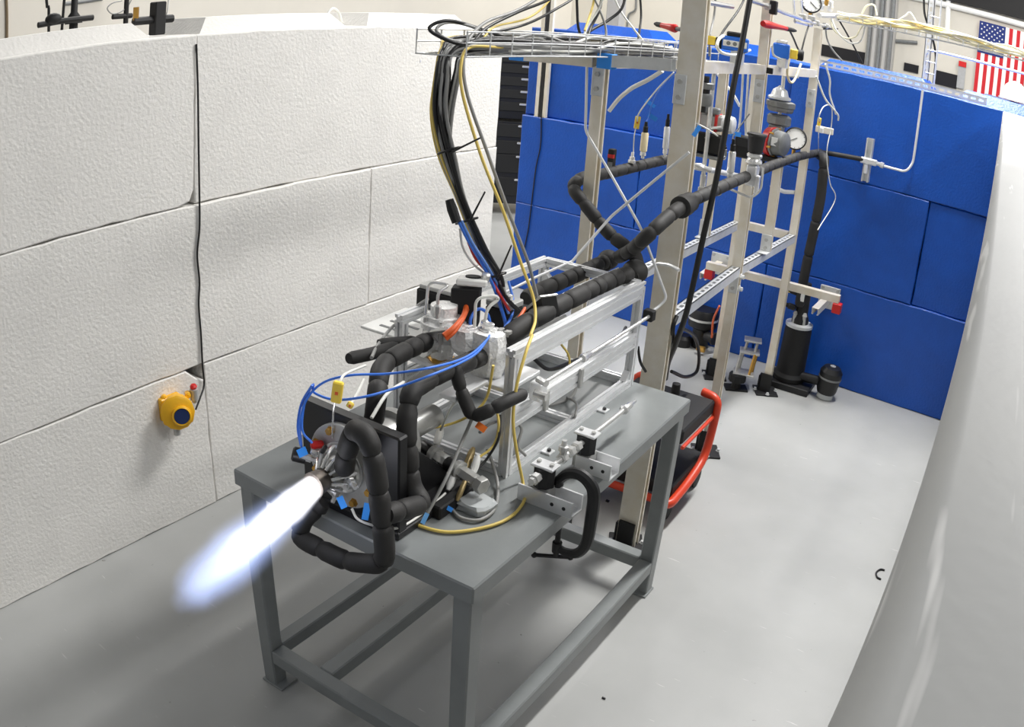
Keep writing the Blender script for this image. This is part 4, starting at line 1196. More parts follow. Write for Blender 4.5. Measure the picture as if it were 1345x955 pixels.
# loops above the tray end
cable('black cable looping over the end of the wire tray', UV((700, 52, 'u', -0.55), (640, 50, 'u', -0.55), (606, 58, 'v', 0.6), (570, 44, 'v', 0.55), (566, 34, 'v', 0.55), (590, 27, 'v', 0.6), (625, 36, 'v', 0.75), (660, 48, 'v', 0.9)), 0.005, M_blkcab)
cable('grey cable looping over the end of the wire tray', UV((690, 55, 'u', -0.55), (625, 56, 'v', 0.7), (590, 52, 'v', 0.6), (573, 40, 'v', 0.58), (585, 30, 'v', 0.62), (610, 32, 'v', 0.68), (645, 45, 'v', 0.85)), 0.0045, M_grycab)
# cables rising from the tray out of the picture
for (lab, m, r, pts) in (
    ('grey cable rising from the tray end to the ceiling', M_grycab, 0.005, ((612, 62, 'v', 0.62), (618, 48, 'v', 0.65), (640, 28, 'v', 0.8), (690, 8, 'v', 1.0), (760, -40, 'v', 1.3))),
    ('black cable rising beside the grey one from tray end', M_blkcab, 0.0048, ((622, 55, 'v', 0.68), (640, 36, 'v', 0.8), (680, 16, 'v', 0.95), (730, -6, 'v', 1.1), (780, -50, 'v', 1.3))),
    ('cream cable sweeping up out of the tray', M_yelcab, 0.0035, ((635, 50, 'v', 0.75), (650, 35, 'v', 0.85), (690, 25, 'v', 1.0), (715, 8, 'v', 1.1), (735, -20, 'v', 1.2))),
    ('black cable crossing the tray towards the ceiling', M_blkcab, 0.0045, ((640, 44, 'v', 0.8), (690, 32, 'v', 1.0), (730, 12, 'v', 1.15), (760, -10, 'v', 1.3), (790, -60, 'v', 1.4))),
    ('black cable dropping straight down into the tray', M_blkcab, 0.005, ((757, -30, 'v', 1.45), (758, 10, 'v', 1.45), (760, 38, 'v', 1.45), (768, 56, 'v', 1.5))),
    ('black cable arcing from the ceiling across the tray', M_blkcab, 0.0058, ((824, -30, 'v', 1.8), (818, 8, 'v', 1.75), (800, 26, 'v', 1.7), (776, 40, 'v', 1.6), (756, 56, 'v', 1.5))),
    ('black cable curving down between ceiling and tray middle', M_blkcab, 0.006, ((794, -30, 'v', 1.7), (788, 10, 'v', 1.65), (776, 36, 'v', 1.6), (768, 60, 'v', 1.5))),
    ('thin black cable hanging beside the far wall pipe', M_blkcab, 0.005, ((838, -30, 'v', 2.0), (842, 15, 'v', 2.0), (840, 40, 'v', 1.95), (836, 60, 'v', 1.9))),
    ('yellow cable running up steeply from the tray', M_yelcab, 0.0045, ((768, 40, 'v', 1.5), (774, 22, 'v', 1.55), (780, 0, 'v', 1.6), (784, -40, 'v', 1.6))),
    ('white cable running up from the middle of tray', M_whtcab, 0.0048, ((764, 58, 'v', 1.5), (772, 34, 'v', 1.55), (788, 8, 'v', 1.6), (800, -30, 'v', 1.6))),
    ('white cable crossing down to the tray by the post', M_whtcab, 0.004, ((800, -20, 'v', 1.9), (815, 14, 'v', 1.9), (834, 40, 'v', 1.9), (850, 60, 'v', 1.9))),
    ('grey cable bowing out over the tray middle', M_grycab, 0.0045, ((772, -20, 'v', 1.6), (788, 14, 'v', 1.6), (796, 40, 'v', 1.6), (793, 62, 'v', 1.55)))):
    cable(lab, UV(*pts), r, m)
# the pair of long loose cables in front of the bundle
cable('long yellow cable hanging from the tray end to the frame', UV((660, 62, 'u', -0.52), (618, 62, 'v', 0.6), (606, 82, 'v', 0.54), (608, 125, 'v', 0.52), (632, 205, 'v', 0.53), (660, 275, 'v', 0.55), (684, 345, 'v', 0.6), (700, 390, 'u', -0.28), (703, 420, 'u', -0.25), (697, 440, 'u', -0.23), (694, 455, 'u', -0.22)), 0.0042, M_yelcab)
cable('long grey cable hanging beside the yellow one', UV((660, 60, 'u', -0.52), (619, 60, 'v', 0.61), (609, 80, 'v', 0.55), (614, 125, 'v', 0.53), (640, 200, 'v', 0.55), (668, 278, 'v', 0.6), (692, 340, 'v', 0.68), (700, 368, 'v', 0.72), (706, 392, 'v', 0.74)), 0.0045, M_grycab)
for k, (lab, m) in enumerate((('black cable hanging apart from the bundle', M_blkcab), ('white cable hanging apart from the bundle', M_whtcab), ('grey cable hanging apart from the bundle', M_grycab))):
    o = k*3.5
    cable(lab, UV((640, 66, 'u', -0.55), (606, 72+k, 'v', 0.6), (598+o*0.8, 95, 'v', 0.55), (588+o, 140, 'v', 0.54), (584+o, 180, 'v', 0.53), (586+o, 200, 'v', 0.53), (598+o*0.7, 240, 'v', 0.55)), 0.0052, m)

# ------------------------------------------------------------------ valve deck on the near end of the frame
deck = MB().box((-0.385, 0.52, 1.000), (0.33, 0.16, 0.012), bev=0.002)
deck.box((-0.30, 0.37, 1.010), (0.05, 0.14, 0.012), bev=0.002)
deck.solo('valve_deck_plate', 'flat aluminium plate under the valves at the frame end', 'plate', M_alu, smooth=0)
pl = MB().box((-0.62, 0.56, 1.035), (0.20, 0.20, 0.008), bev=0.002).solo('slotted_side_plate', 'pale slotted plate sticking out beside the silver valve', 'plate', M_white, smooth=0)
for i in range(3):
    MB().box((-0.63, 0.50+0.045*i, 1.0395), (0.10, 0.010, 0.002)).build('slot', M_grey, pl, smooth=0)
p = U(582, 432, -0.455)
vl = thing('diaphragm_valve', 'silver diaphragm valve with stacked flanges at the frame end', 'valve', p-Vector((0, 0, 0.06)))
K = 1.35
MB().lathe(p+Vector((0, 0, -0.085)), (0, 0, 1), [(t*K, r*K) for t, r in [(0, 0.022), (0.03, 0.024), (0.034, 0.040), (0.045, 0.042), (0.05, 0.034), (0.065, 0.034), (0.069, 0.044), (0.080, 0.044), (0.084, 0.034), (0.092, 0.034), (0.094, 0.026), (0.112, 0.026), (0.116, 0.010)]], 18).build('body', M_foil, vl)
for k in range(6):
    a = k*math.pi/3
    MB().cyl(p+Vector((0.050*math.cos(a), 0.050*math.sin(a), -0.045)), p+Vector((0.050*math.cos(a), 0.050*math.sin(a), 0.038)), 0.007, n=6).build('bolt', M_stain, vl)
MB().lathe(p+Vector((0.04, -0.03, 0.02)), (1, -0.5, 0), [(0, 0.016), (0.025, 0.016), (0.027, 0.021), (0.04, 0.021)], 10).build('side_port', M_alu, vl)
MB().lathe(p+Vector((0.0, -0.03, -0.03)), (-0.3, -1, 0), [(0, 0.024), (0.03, 0.024), (0.032, 0.030), (0.045, 0.030)], 12).build('inlet', M_stain, vl)
MB().lathe(p+Vector((0.0, 0.0, -0.100)), (0, 0, 1), [(0, 0.040), (0.020, 0.040), (0.026, 0.030)], 6).build('brass_base', M_brass, vl)
MB().box(p+Vector((0.095, 0.01, -0.035)), (0.075, 0.06, 0.06), bev=0.012).build('side_body', M_foil, vl)
MB().tube([p+Vector((-0.02, -0.05, 0.0)), p+Vector((0.055, -0.06, 0.03))], 0.007, 8).build('drain_tube', M_stain, vl)
p = U(637, 452, -0.325)
vr = thing('foil_wrapped_valve', 'valve body wrapped in crinkled bright foil between the foam pipes', 'valve', p-Vector((0, 0, 0.06)))
import random as _r
def crumple(mb, c, s, seed, n=4):
    rr = _r.Random(seed)
    m2 = MB().ball(c, 1.0, 12, 8)
    for v in m2.v:
        d = v-c
        k = 1+0.16*mnoise.noise(d*2.1+Vector((seed, 0, 0)))+rr.uniform(-.06, .06)
        e_ = Vector([max(-0.72, min(0.72, q)) for q in d])
        v.x, v.y, v.z = (c.x+e_.x*s[0]*k, c.y+e_.y*s[1]*k, c.z+e_.z*s[2]*k)
    return mb.add(m2.v, m2.f)
crumple(MB(), p+Vector((0.008, 0, -0.02)), (0.062, 0.05, 0.078), 3).build('foil_wrap', M_foil, vr, smooth=25)
crumple(MB(), p+Vector((-0.045, -0.02, 0.005)), (0.045, 0.045, 0.045), 5).build('foil_wrap', M_foil, vr, smooth=25)
MB().lathe(p+Vector((0.0, 0.01, 0.02)), (0, 0, 1), [(0, 0.022), (0.02, 0.022), (0.022, 0.016), (0.032, 0.016), (0.034, 0.008)], 8).build('bonnet', M_stain, vr)
for dx in (0.03, 0.045):
    MB().lathe(p+Vector((dx, 0.03, 0.018)), (0, 0, 1), [(0, 0.008), (0.014, 0.008), (0.014, 0.012), (0.022, 0.012)], 6).build('bolt', M_dull, vr)
# bent thin tubes
def thin_tube(label, rows, r=0.0042, m=None, fil=0.02, name='bent_tube'):
    return MB().tube(fillet(UV(*rows), fil), r, 8).solo(name, label, 'tube', m or M_stain)
thin_tube('bent steel tube arching up behind the silver valve', ((559, 412, 'u', -0.49), (563, 370, 'u', -0.49), (592, 374, 'u', -0.44), (575, 383, 'u', -0.45), (575, 405, 'u', -0.45)))
thin_tube('bent cream tube rising beside the black solenoid', ((623, 438, 'u', -0.36), (625, 392, 'u', -0.36), (650, 388, 'u', -0.33), (656, 393, 'u', -0.33), (640, 404, 'u', -0.34), (637, 424, 'u', -0.34)), m=M_whtcab)
MB().lathe(U(575, 400, -0.45), (0, 0, -1), [(0, 0.006), (0.004, 0.010), (0.022, 0.010), (0.024, 0.007), (0.04, 0.007)], 6).solo('tube_nut', 'hex nut at the foot of the arching steel tube', 'nut', M_stain)
MB().lathe(U(637, 420, -0.34), (0, 0, -1), [(0, 0.006), (0.004, 0.010), (0.020, 0.010), (0.022, 0.007), (0.035, 0.007)], 6).solo('tube_nut', 'hex nut at the foot of the bent cream tube', 'nut', M_stain)
# black solenoid boxes
p = U(612, 392, -0.43)
so = thing('solenoid_box', 'tall black solenoid box with white top bracket', 'solenoid', p-Vector((0, 0, 0.06)))
Rz = Matrix.Rotation(0.5, 3, 'Z') @ Matrix.Rotation(-0.12, 3, 'X')
MB().box(p+Vector((0, 0.0, -0.02)), (0.075, 0.06, 0.10), Rz, bev=0.003).build('housing', M_blackm, so)
br_ = MB().box(p+Vector((0.005, 0.02, 0.045)), (0.08, 0.075, 0.018), Rz, bev=0.004).build('top_bracket', M_white, so)
MB().lathe(p+Vector((0.005, 0.02, 0.052)), Rz @ Vector((0, 0, 1)), [(0, 0.02), (0.006, 0.02)], 14).build('hole_plug', M_blackm, br_)
MB().lathe(p+Vector((0.035, 0.03, 0.05)), (0.3, -0.2, 0.9), [(0, 0.012), (0.02, 0.012), (0.022, 0.008)], 10).build('nut', M_stain, so)
p = U(654, 414, -0.40)
so = thing('solenoid_box', 'squat black solenoid block with steel lid next to foil', 'solenoid', p-Vector((0, 0, 0.04)))
MB().box(p+Vector((0, 0.03, -0.01)), (0.075, 0.075, 0.06), bev=0.003).build('housing', M_blackm, so)
MB().box(p+Vector((0, 0.03, 0.03)), (0.08, 0.07, 0.018), bev=0.003).build('lid', M_dull, so)
MB().lathe(p+Vector((0.01, 0.03, 0.04)), (0, 0, 1), [(0, 0.014), (0.012, 0.014), (0.014, 0.01)], 6).build('nut', M_stain, so)
p = U(560, 390, -0.56)
so = thing('solenoid_box', 'low black block behind the silver diaphragm valve', 'solenoid', p-Vector((0, 0, 0.035)))
MB().box(p+Vector((0.02, 0.04, -0.02)), (0.12, 0.07, 0.07), bev=0.004).build('housing', M_blackm, so)
MB().box(p+Vector((0.02, 0.04, 0.02)), (0.11, 0.06, 0.012), bev=0.003).build('lid', M_dull, so)
# black triangular air box over the pipes
p = U(702, 405, -0.30)
ab = thing('air_scoop', 'small black and grey wedge box over the long pipe', 'wedge box', p-Vector((0, 0, 0.03)))
MB().prism([(-0.035, -0.03), (0.045, -0.028), (0.03, 0.03)], p+Vector((0, -0.03, 0.008)), (0.8, 0.6, 0), (0, 0, 1), (0.02, 0.045, 0)).build('wedge', M_blackm, ab, smooth=0)
MB().prism([(-0.037, -0.032), (-0.028, -0.032), (0.035, 0.034), (0.028, 0.036)], p+Vector((-0.002, -0.032, 0.008)), (0.8, 0.6, 0), (0, 0, 1), (0.022, 0.048, 0)).build('cover', M_dull, ab, smooth=0)

# coloured leads around the valves
cable('thick orange lead from black solenoid to silver valve', UV((613, 400, 'u', -0.42), (609, 415, 'u', -0.39), (597, 430, 'u', -0.375), (583, 441, 'u', -0.385)), 0.0075, M_orgcab)
cable('second orange lead beside the thick one at silver valve', UV((616, 402, 'u', -0.42), (608, 420, 'u', -0.38), (597, 436, 'u', -0.37), (586, 446, 'u', -0.38)), 0.005, M_orgcab)
cable('orange lead curving from the wedge box to the foil valve', UV((690, 405, 'u', -0.31), (680, 420, 'u', -0.30), (668, 434, 'u', -0.30), (652, 441, 'u', -0.30)), 0.005, M_orgcab)
cable('red lead running down within the hanging bundle', UV((615, 318, 'v', 0.58), (625, 340, 'v', 0.60), (640, 358, 'v', 0.62), (655, 385, 'u', -0.37), (669, 408, 'u', -0.36)), 0.004, M_redcab)
cable('blue lead coiled beside the squat solenoid', UV((620, 440, 'u', -0.37), (618, 420, 'u', -0.38), (628, 406, 'u', -0.38), (640, 412, 'u', -0.37), (643, 430, 'u', -0.36), (634, 448, 'u', -0.36)), 0.0042, M_blucab)
cable('blue lead dropping from the bundle to foil valve', UV((648, 372, 'v', 0.62), (655, 395, 'u', -0.38), (664, 425, 'u', -0.36), (660, 436, 'u', -0.33), (650, 438, 'u', -0.32)), 0.0048, M_blucab)
cable('blue lead arching over to the foil valve', UV((668, 370, 'u', -0.42), (674, 395, 'u', -0.38), (672, 415, 'u', -0.36), (662, 432, 'u', -0.34)), 0.004, M_blucab)
cable('blue lead emerging from the bundle below the black sleeve', UV((603, 292, 'v', 0.535), (616, 318, 'v', 0.555), (634, 348, 'v', 0.575), (648, 376, 'v', 0.60), (660, 410, 'u', -0.375)), 0.0042, M_blucab)
cable('pale blue lead beside the red one in the bundle end', UV((606, 290, 'v', 0.54), (621, 320, 'v', 0.56), (640, 350, 'v', 0.58), (656, 380, 'u', -0.385), (668, 412, 'u', -0.36)), 0.0038, mat('pale_blue_jacket', rgb(104, 146, 220), 0.4))
cable('white lead bowing out below the hanging bundle', UV((604, 300, 'v', 0.57), (608, 325, 'v', 0.58), (622, 347, 'v', 0.6), (640, 362, 'v', 0.62)), 0.0032, M_whtcab)
cable('thin grey hose sweeping from behind the valve deck over capped pipe', UV((632, 366, 'u', -0.46), (600, 378, 'u', -0.52), (560, 394, 'u', -0.56), (520, 425, 'v', 0.45), (497, 452, 'v', 0.33), (488, 470, 'v', 0.24)), 0.0045, M_grycab)
# blue leads to the engine
cable('long blue lead arching over the engine plate', UV((640, 446, 'u', -0.29), (622, 463, 'u', -0.27), (600, 474, 'u', -0.26), (560, 484, 'u', -0.255), (510, 491, 'u', -0.33), (460, 493, 'v', 0.06), (424, 503, 'v', 0.03), (402, 526, 'v', 0.0), (394, 558, 'v', -0.02), (396, 588, 'v', -0.02)), 0.0029, M_blucab)
cable('lower blue lead sagging across the engine plate top', UV((644, 440, 'u', -0.30), (628, 462, 'u', -0.27), (606, 476, 'u', -0.255), (568, 492, 'u', -0.245), (522, 509, 'u', -0.30), (480, 521, 'v', 0.045), (440, 525, 'v', 0.03), (413, 516, 'v', 0.02), (411, 505, 'v', 0.02), (400, 530, 'v', 0.0), (397, 565, 'v', -0.02), (410, 582, 'v', -0.01)), 0.0029, M_blucab)
cable('pale blue lead hugging the black plate corner', UV((410, 506, 'v', 0.01), (396, 530, 'v', 0.0), (391, 560, 'v', -0.02), (395, 585, 'v', -0.02)), 0.003, M_blucab)
tape_tag(397, 594, 'v', -0.03, 13, 11, 25, 'blue tape flag on the lead left of the flange')
tape_tag(449, 660, 'v', -0.03, 9, 16, 25, 'blue tape flag on the thin wire under the flange')
tape_tag(481, 672, 'v', -0.015, 9, 22, -10, 'tall blue tape flag half behind the foam loop')
tape_tag(558, 681, 'z', 0.79, 6, 15, -25, 'pale blue printed tape flag on the yellow cable', m=mat('pale_blue_tape', rgb(120, 186, 246), 0.6))
tape_tag(588, 667, 'z', 0.79, 14, 6, -30, 'light blue printed tape flag on the grey loop')
tape_tag(632, 561, 'u', -0.22, 14, 9, -35, 'orange tape flag on wires under the thin foam pipe', m=mat('orange_tape', rgb(240, 120, 36), 0.6))
tape_tag(854, 136, 'u', -0.58, 15, 5, -33, 'light blue tape flag upper of two above the cream sensor')
tape_tag(857, 154, 'u', -0.58, 13, 6, -28, 'light blue tape flag lower of two above the cream sensor')
tape_tag(915, 172, 'u', -0.17, 6, 16, -32, 'light blue tape flag on wires beside the first post')
tape_tag(966, 176, 'u', -0.20, 15, 6, -5, 'light blue tape flag over the steel sensor')
cable('thin blue wire rising from the cream sensor through its tape flags', UV((849, 160, 'u', -0.58), (853, 152, 'u', -0.58), (856, 138, 'u', -0.57), (868, 115, 'u', -0.50), (890, 94, 'u', -0.40)), 0.0028, M_blucab)
cable('thin dark wire rising from the steel sensor past its tape flag', UV((962, 184, 'u', -0.18), (964, 177, 'u', -0.2), (972, 166, 'u', -0.22), (984, 150, 'u', -0.24)), 0.003, M_blkcab)
def yellow_plug(px, py, axis, val, w, h, ang, label, rows_up=None, rows_dn=None):
    p = at(px, py, axis, val); s = mpp(p)
    th = thing('yellow_plug', label, 'plug', p-Vector((0, 0, h*s/2)))
    a = math.radians(ang)
    R_ = Matrix.Rotation(0.5, 3, 'Z') @ Matrix.Rotation(a, 3, 'Y')
    MB().box(p, (w*s, w*s*0.6, h*s), R_, bev=0.003).build('plug_body', M_ylplug, th)
    MB().box(p+R_ @ Vector((0, -w*s*0.31, 0)), (w*s*0.3, 0.002, w*s*0.3), R_).build('polarity_dot', M_orgcab, th, smooth=0)
    if rows_dn: MB().tube(catmull([p]+UV(*rows_dn)), 0.0022, 6).build('probe_wire', M_stain, th)
    if rows_up: MB().tube(catmull([p]+UV(*rows_up)), 0.003, 6).build('lead', M_whtcab, th)
    return th
yellow_plug(443, 515, 'v', -0.02, 14, 30, 8, 'large yellow plug standing above the engine flange', ((448, 498, 'v', 0.0), (456, 490, 'v', 0.05), (480, 480, 'v', 0.15)), ((438, 540, 'v', -0.01), (436, 575, 'v', 0.02)))
yellow_plug(460, 532, 'v', 0.05, 9, 9, 30, 'small yellow plug lying on the black plate top', ((470, 515, 'v', 0.10), (478, 498, 'v', 0.15)))
yellow_plug(837, 161, 'u', -0.59, 7, 17, 4, 'yellow plug hanging above the hairpin pipe fitting', ((838, 152, 'u', -0.58), (845, 140, 'u', -0.56), (865, 115, 'u', -0.50), (885, 95, 'u', -0.42)), ((833, 180, 'u', -0.59), (832, 202, 'u', -0.59)))
yellow_plug(946, 187, 'u', -0.20, 6, 13, 8, 'yellow plug hanging between the first two posts', ((944, 180, 'u', -0.195), (930, 170, 'u', -0.19), (915, 162, 'u', -0.18)), ((943, 200, 'u', -0.21), (942, 212, 'u', -0.22)))
yellow_plug(1076, 160, 'u', -0.14, 5, 11, 2, 'yellow plug hanging beside the third post', ((1076, 152, 'u', -0.13), (1082, 140, 'u', -0.12), (1092, 140, 'u', -0.10), (1092, 165, 'u', -0.10), (1086, 200, 'u', -0.10), (1090, 240, 'u', -0.08), (1097, 262, 'u', -0.06), (1074, 302, 'u', -0.1)), ((1075, 180, 'u', -0.15), (1075, 198, 'u', -0.16)))

# ------------------------------------------------------------------ stainless tubes crossing the rack
thin_tube('bent steel tube dropping from the corner bar across the blue wall', ((771, 84, 'v', 1.37), (769, 172, 'v', 1.37), (800, 225, 'v', 1.36), (842, 300, 'v', 1.34), (876, 392, 'v', 1.32), (866, 402, 'v', 1.30), (852, 412, 'v', 1.24)), 0.0048, M_alu)
thin_tube('straight steel tube slanting down from the first post to frame', ((905, 200, 'v', 1.36), (803, 284, 'v', 1.33), (752, 343, 'v', 1.20)), 0.0048, M_alu)
thin_tube('steel tube lying above the far foam pipe', ((752, 343, 'u', -0.47), (700, 366, 'u', -0.48), (664, 384, 'u', -0.49)), 0.0045, M_alu)
thin_tube('steel tube lying above the long foam pipe', ((812, 353, 'u', -0.30), (760, 376, 'u', -0.32), (716, 400, 'u', -0.34)), 0.0045, M_alu)
thin_tube('thick pale tube curving from the corner to the first post', ((800, 146, 'v', 1.62), (812, 130, 'v', 1.62), (830, 115, 'v', 1.60), (850, 106, 'v', 1.58), (870, 93, 'v', 1.56)), 0.008, M_whtcab, 0.05)
thin_tube('thin steel tubes standing by the second post', ((976, 96, 'u', -0.30), (972, 160, 'u', -0.30), (968, 182, 'u', -0.30)), 0.005, M_alu)
thin_tube('bright tube standing next to the thin steel tube', ((983, 95, 'u', -0.30), (979, 160, 'u', -0.30), (980, 188, 'u', -0.30)), 0.005, M_alu)
thin_tube('slanting pale tube across the blue wall behind rack', ((938, 92, 'v', 3.2), (962, 122, 'v', 3.2), (972, 140, 'v', 3.2)), 0.008, M_alu)
thin_tube('curved white hose under the third valve', ((1014, 245, 'u', -0.25), (1030, 252, 'u', -0.25), (1052, 253, 'u', -0.26)), 0.011, M_whtcab, 0.05)
thin_tube('short steel tubes below the rack bracket', ((842, 362, 'v', 1.36), (862, 346, 'v', 1.38), (880, 348, 'v', 1.36), (892, 355, 'v', 1.34)), 0.006, M_alu)

# heavy black hose in front of the rack
cable('heavy black hose falling straight from above to the cart', UV((990, -30, 'u', -0.10), (983, 10, 'u', -0.10), (974, 60, 'u', -0.10), (962, 120, 'u', -0.10), (942, 230, 'u', -0.10), (924, 310, 'u', -0.11), (903, 405, 'u', -0.12), (888, 450, 'u', -0.16), (878, 475, 'u', -0.20), (874, 497, 'u', -0.24)), 0.0105, M_blkcab, cat='hose', name='hose')
cable('black cable looping beside the first post to the floor', UV((889, 415, 'u', -0.17), (884, 430, 'u', -0.17), (884, 450, 'u', -0.18), (878, 470, 'u', -0.2), (876, 490, 'u', -0.22)), 0.008, M_blkcab)
cable('black cord looped behind the first post low down', UV((895, 430, 'u', -0.25), (912, 442, 'u', -0.25), (918, 465, 'u', -0.25), (915, 488, 'u', -0.26), (900, 495, 'u', -0.27), (882, 488, 'u', -0.28)), 0.0075, M_blkcab)
cable('black cord between the frame end and first post', UV((838, 455, 'v', 1.32), (841, 475, 'v', 1.32), (848, 488, 'v', 1.36)), 0.005, M_blkcab)
cable('thin red wire beside the pump canister', UV((945, 402, 'u', -0.5), (937, 420, 'u', -0.55), (935, 443, 'u', -0.58)), 0.006, M_orgcab)

# white flexible leads around the controllers
cable('white lead looped around the first controller', UV((950, 47, 'u', -0.22), (944, 52, 'u', -0.21), (942, 62, 'u', -0.2), (950, 70, 'u', -0.2), (968, 72, 'u', -0.2), (985, 66, 'u', -0.2)), 0.006, M_whtcab)
cable('cream lead hanging in a loop below the second controller', UV((1038, 70, 'u', -0.19), (1034, 95, 'u', -0.19), (1038, 108, 'u', -0.19), (1044, 104, 'u', -0.19), (1052, 84, 'u', -0.19)), 0.006, M_beige)
cable('white lead by the blue block below the red lever', UV((1014, 60, 'u', -0.2), (1016, 72, 'u', -0.2), (1026, 78, 'u', -0.2)), 0.005, M_whtcab)
cable('white lead dangling over the blue wall from the third post', UV((1072, 100, 'u', -0.16), (1084, 130, 'u', -0.12), (1100, 150, 'u', -0.08), (1101, 158, 'u', -0.08)), 0.005, M_whtcab)
cable('second white lead dangling by the third post', UV((1084, 84, 'u', -0.14), (1090, 105, 'u', -0.12), (1090, 125, 'u', -0.12), (1098, 150, 'u', -0.09)), 0.005, M_whtcab)
cable('thin black wire crossing behind the first post top', UV((985, -20, 'u', -0.35), (972, 10, 'u', -0.35), (952, 38, 'u', -0.34), (946, 48, 'u', -0.33)), 0.005, M_blkcab)
cable('thin grey wire hanging beside the first controller', UV((940, -10, 'u', -0.35), (938, 20, 'u', -0.35), (932, 50, 'u', -0.33), (932, 74, 'u', -0.32)), 0.0045, M_grycab)
cable('black wire hanging from the red lever', UV((1036, 38, 'u', -0.18), (1042, 50, 'u', -0.18), (1048, 64, 'u', -0.18), (1054, 72, 'u', -0.18)), 0.0045, M_blkcab)
cable('black wire by the third post top', UV((1062, 34, 'u', -0.2), (1057, 50, 'u', -0.2), (1052, 70, 'u', -0.2)), 0.0045, M_blkcab)

# ------------------------------------------------------------------ sensor cluster on the table beside the engine
M_tan = mat('tarnished_brass', rgb(168, 148, 104), 0.4, 0.5, var=(80, 0.4))
def cluster():
    gp = Vector((-0.205, 0.235, H))
    th = thing('sensor_manifold', 'block of black and silver pressure sensors lying by the engine', 'sensor manifold', gp)
    a, b = at(556, 586, 'z', 0.835), at(636, 640, 'z', 0.825)
    d = (b-a); L = d.length; d.normalize()
    def seg(t0, t1, r, m, nm, n=16):
        MB().lathe(a+d*L*t0, d, [(0, r*0.9), (L*(t1-t0)*0.1, r), (L*(t1-t0)*0.9, r), (L*(t1-t0), r*0.9)], n).build(nm, m, th)
    seg(-0.02, 0.17, 0.017, M_black, 'black_sleeve')
    seg(0.17, 0.24, 0.024, M_dull, 'flange')
    seg(0.24, 0.42, 0.017, M_stain, 'barrel', 6)
    seg(0.42, 0.56, 0.020, M_black, 'black_sleeve')
    seg(0.56, 0.64, 0.025, M_dull, 'flange')
    seg(0.64, 0.90, 0.018, M_stain, 'barrel', 6)
    seg(0.90, 1.0, 0.022, M_dull, 'end_nut', 6)
    for (x0, y0), (x1, y1), m, nm, r in (((573, 584), (580, 562), M_white, 'plug', 0.011), ((567, 590), (558, 614), M_white, 'plug', 0.010), ((600, 615), (588, 644), M_white, 'plug', 0.010), ((611, 616), (622, 588), M_tan, 'connector', 0.0095), ((622, 620), (628, 598), M_white, 'plug', 0.010), ((611, 632), (600, 658), M_tan, 'connector', 0.007)):
        p0 = at(x0, y0, 'z', 0.83); up = y1 < y0
        p1 = at(x1, y1, 'z', 0.865 if up else 0.795)
        MB().tube([p0, p0+(p1-p0)*0.3, p0+(p1-p0)*0.75, p1], [r*0.8, r, r, r*0.5], 10).build(nm, m, th)
    MB().box(gp+Vector((-0.02, 0.0, 0.018)), (0.03, 0.14, 0.036), bev=0.004).build('stand_block', M_blackm, th)
    for px, py in ((598, 663), (588, 652), (604, 660)):
        q = at(px, py, 'z', H+0.008)
        MB().lathe(q-Vector((0, 0, 0.008)), (0, 0, 1), [(0, 0.012), (0.006, 0.012), (0.008, 0.008), (0.02, 0.008)], 10).build('cap_nut', M_dull, th)
cluster()
cable('grey hose crossing in front of the sensor manifold', UV((622, 545, 'u', -0.24), (607, 580, 'z', 0.90), (590, 620, 'z', 0.87), (572, 655, 'z', 0.82), (555, 685, 'z', 0.772)), 0.0045, M_grycab)
cable('grey hose looped on the table top beside the frame', UV((592, 667, 'z', 0.772), (605, 680, 'z', 0.772), (630, 683, 'z', 0.772), (650, 668, 'z', 0.772), (654, 640, 'z', 0.775), (648, 612, 'z', 0.80), (640, 590, 'z', 0.83)), 0.0045, M_grycab)
cable('white lead running under the foam loop to the sensors', UV((462, 668, 'v', -0.03), (470, 682, 'v', -0.03), (490, 690, 'v', -0.02), (520, 694, 'z', 0.80), (550, 678, 'z', 0.79), (585, 648, 'z', 0.80)), 0.003, M_whtcab)
cable('long yellow cable lying on the table and rising along the frame', UV((532, 679, 'z', 0.772), (552, 691, 'z', 0.771), (590, 699, 'z', 0.771), (640, 692, 'z', 0.771), (672, 678, 'z', 0.771), (689, 656, 'z', 0.773), (687, 635, 'u', -0.15), (680, 600, 'u', -0.165), (674, 555, 'u', -0.17), (678, 510, 'u', -0.17), (690, 465, 'u', -0.175), (699, 440, 'u', -0.19)), 0.0042, M_yelcab)
cable('yellow cable slung between sensors and frame upright', UV((544, 555, 'z', 0.90), (556, 562, 'z', 0.88), (580, 560, 'z', 0.88), (605, 552, 'z', 0.90), (625, 540, 'u', -0.28), (640, 520, 'u', -0.26), (648, 480, 'u', -0.24)), 0.0035, M_yelcab)
cable('yellow wire dropping to the sensor plugs from the frame', UV((652, 535, 'u', -0.22), (655, 560, 'u', -0.2), (648, 585, 'z', 0.85), (630, 600, 'z', 0.85), (615, 607, 'z', 0.84)), 0.0033, M_yelcab)
cable('black wire dropping to the sensor plugs from the frame', UV((657, 545, 'u', -0.22), (655, 575, 'u', -0.2), (640, 602, 'z', 0.85), (625, 618, 'z', 0.83)), 0.0033, M_blkcab)
cable('white lead rising from the front sensor plug', UV((579, 565, 'z', 0.872), (590, 540, 'z', 0.95), (603, 520, 'u', -0.3)), 0.003, M_whtcab)
cable('pale tube slanting up from the black plate', UV((488, 549, 'v', 0.05), (508, 518, 'v', 0.12), (530, 502, 'v', 0.25)), 0.0042, M_whtcab)
cable('grey loop of tube beside the frame foot', UV((690, 598, 'z', 0.80), (680, 585, 'z', 0.84), (685, 562, 'z', 0.88), (668, 552, 'u', -0.24), (645, 556, 'u', -0.25), (630, 568, 'u', -0.25)), 0.0042, M_grycab)
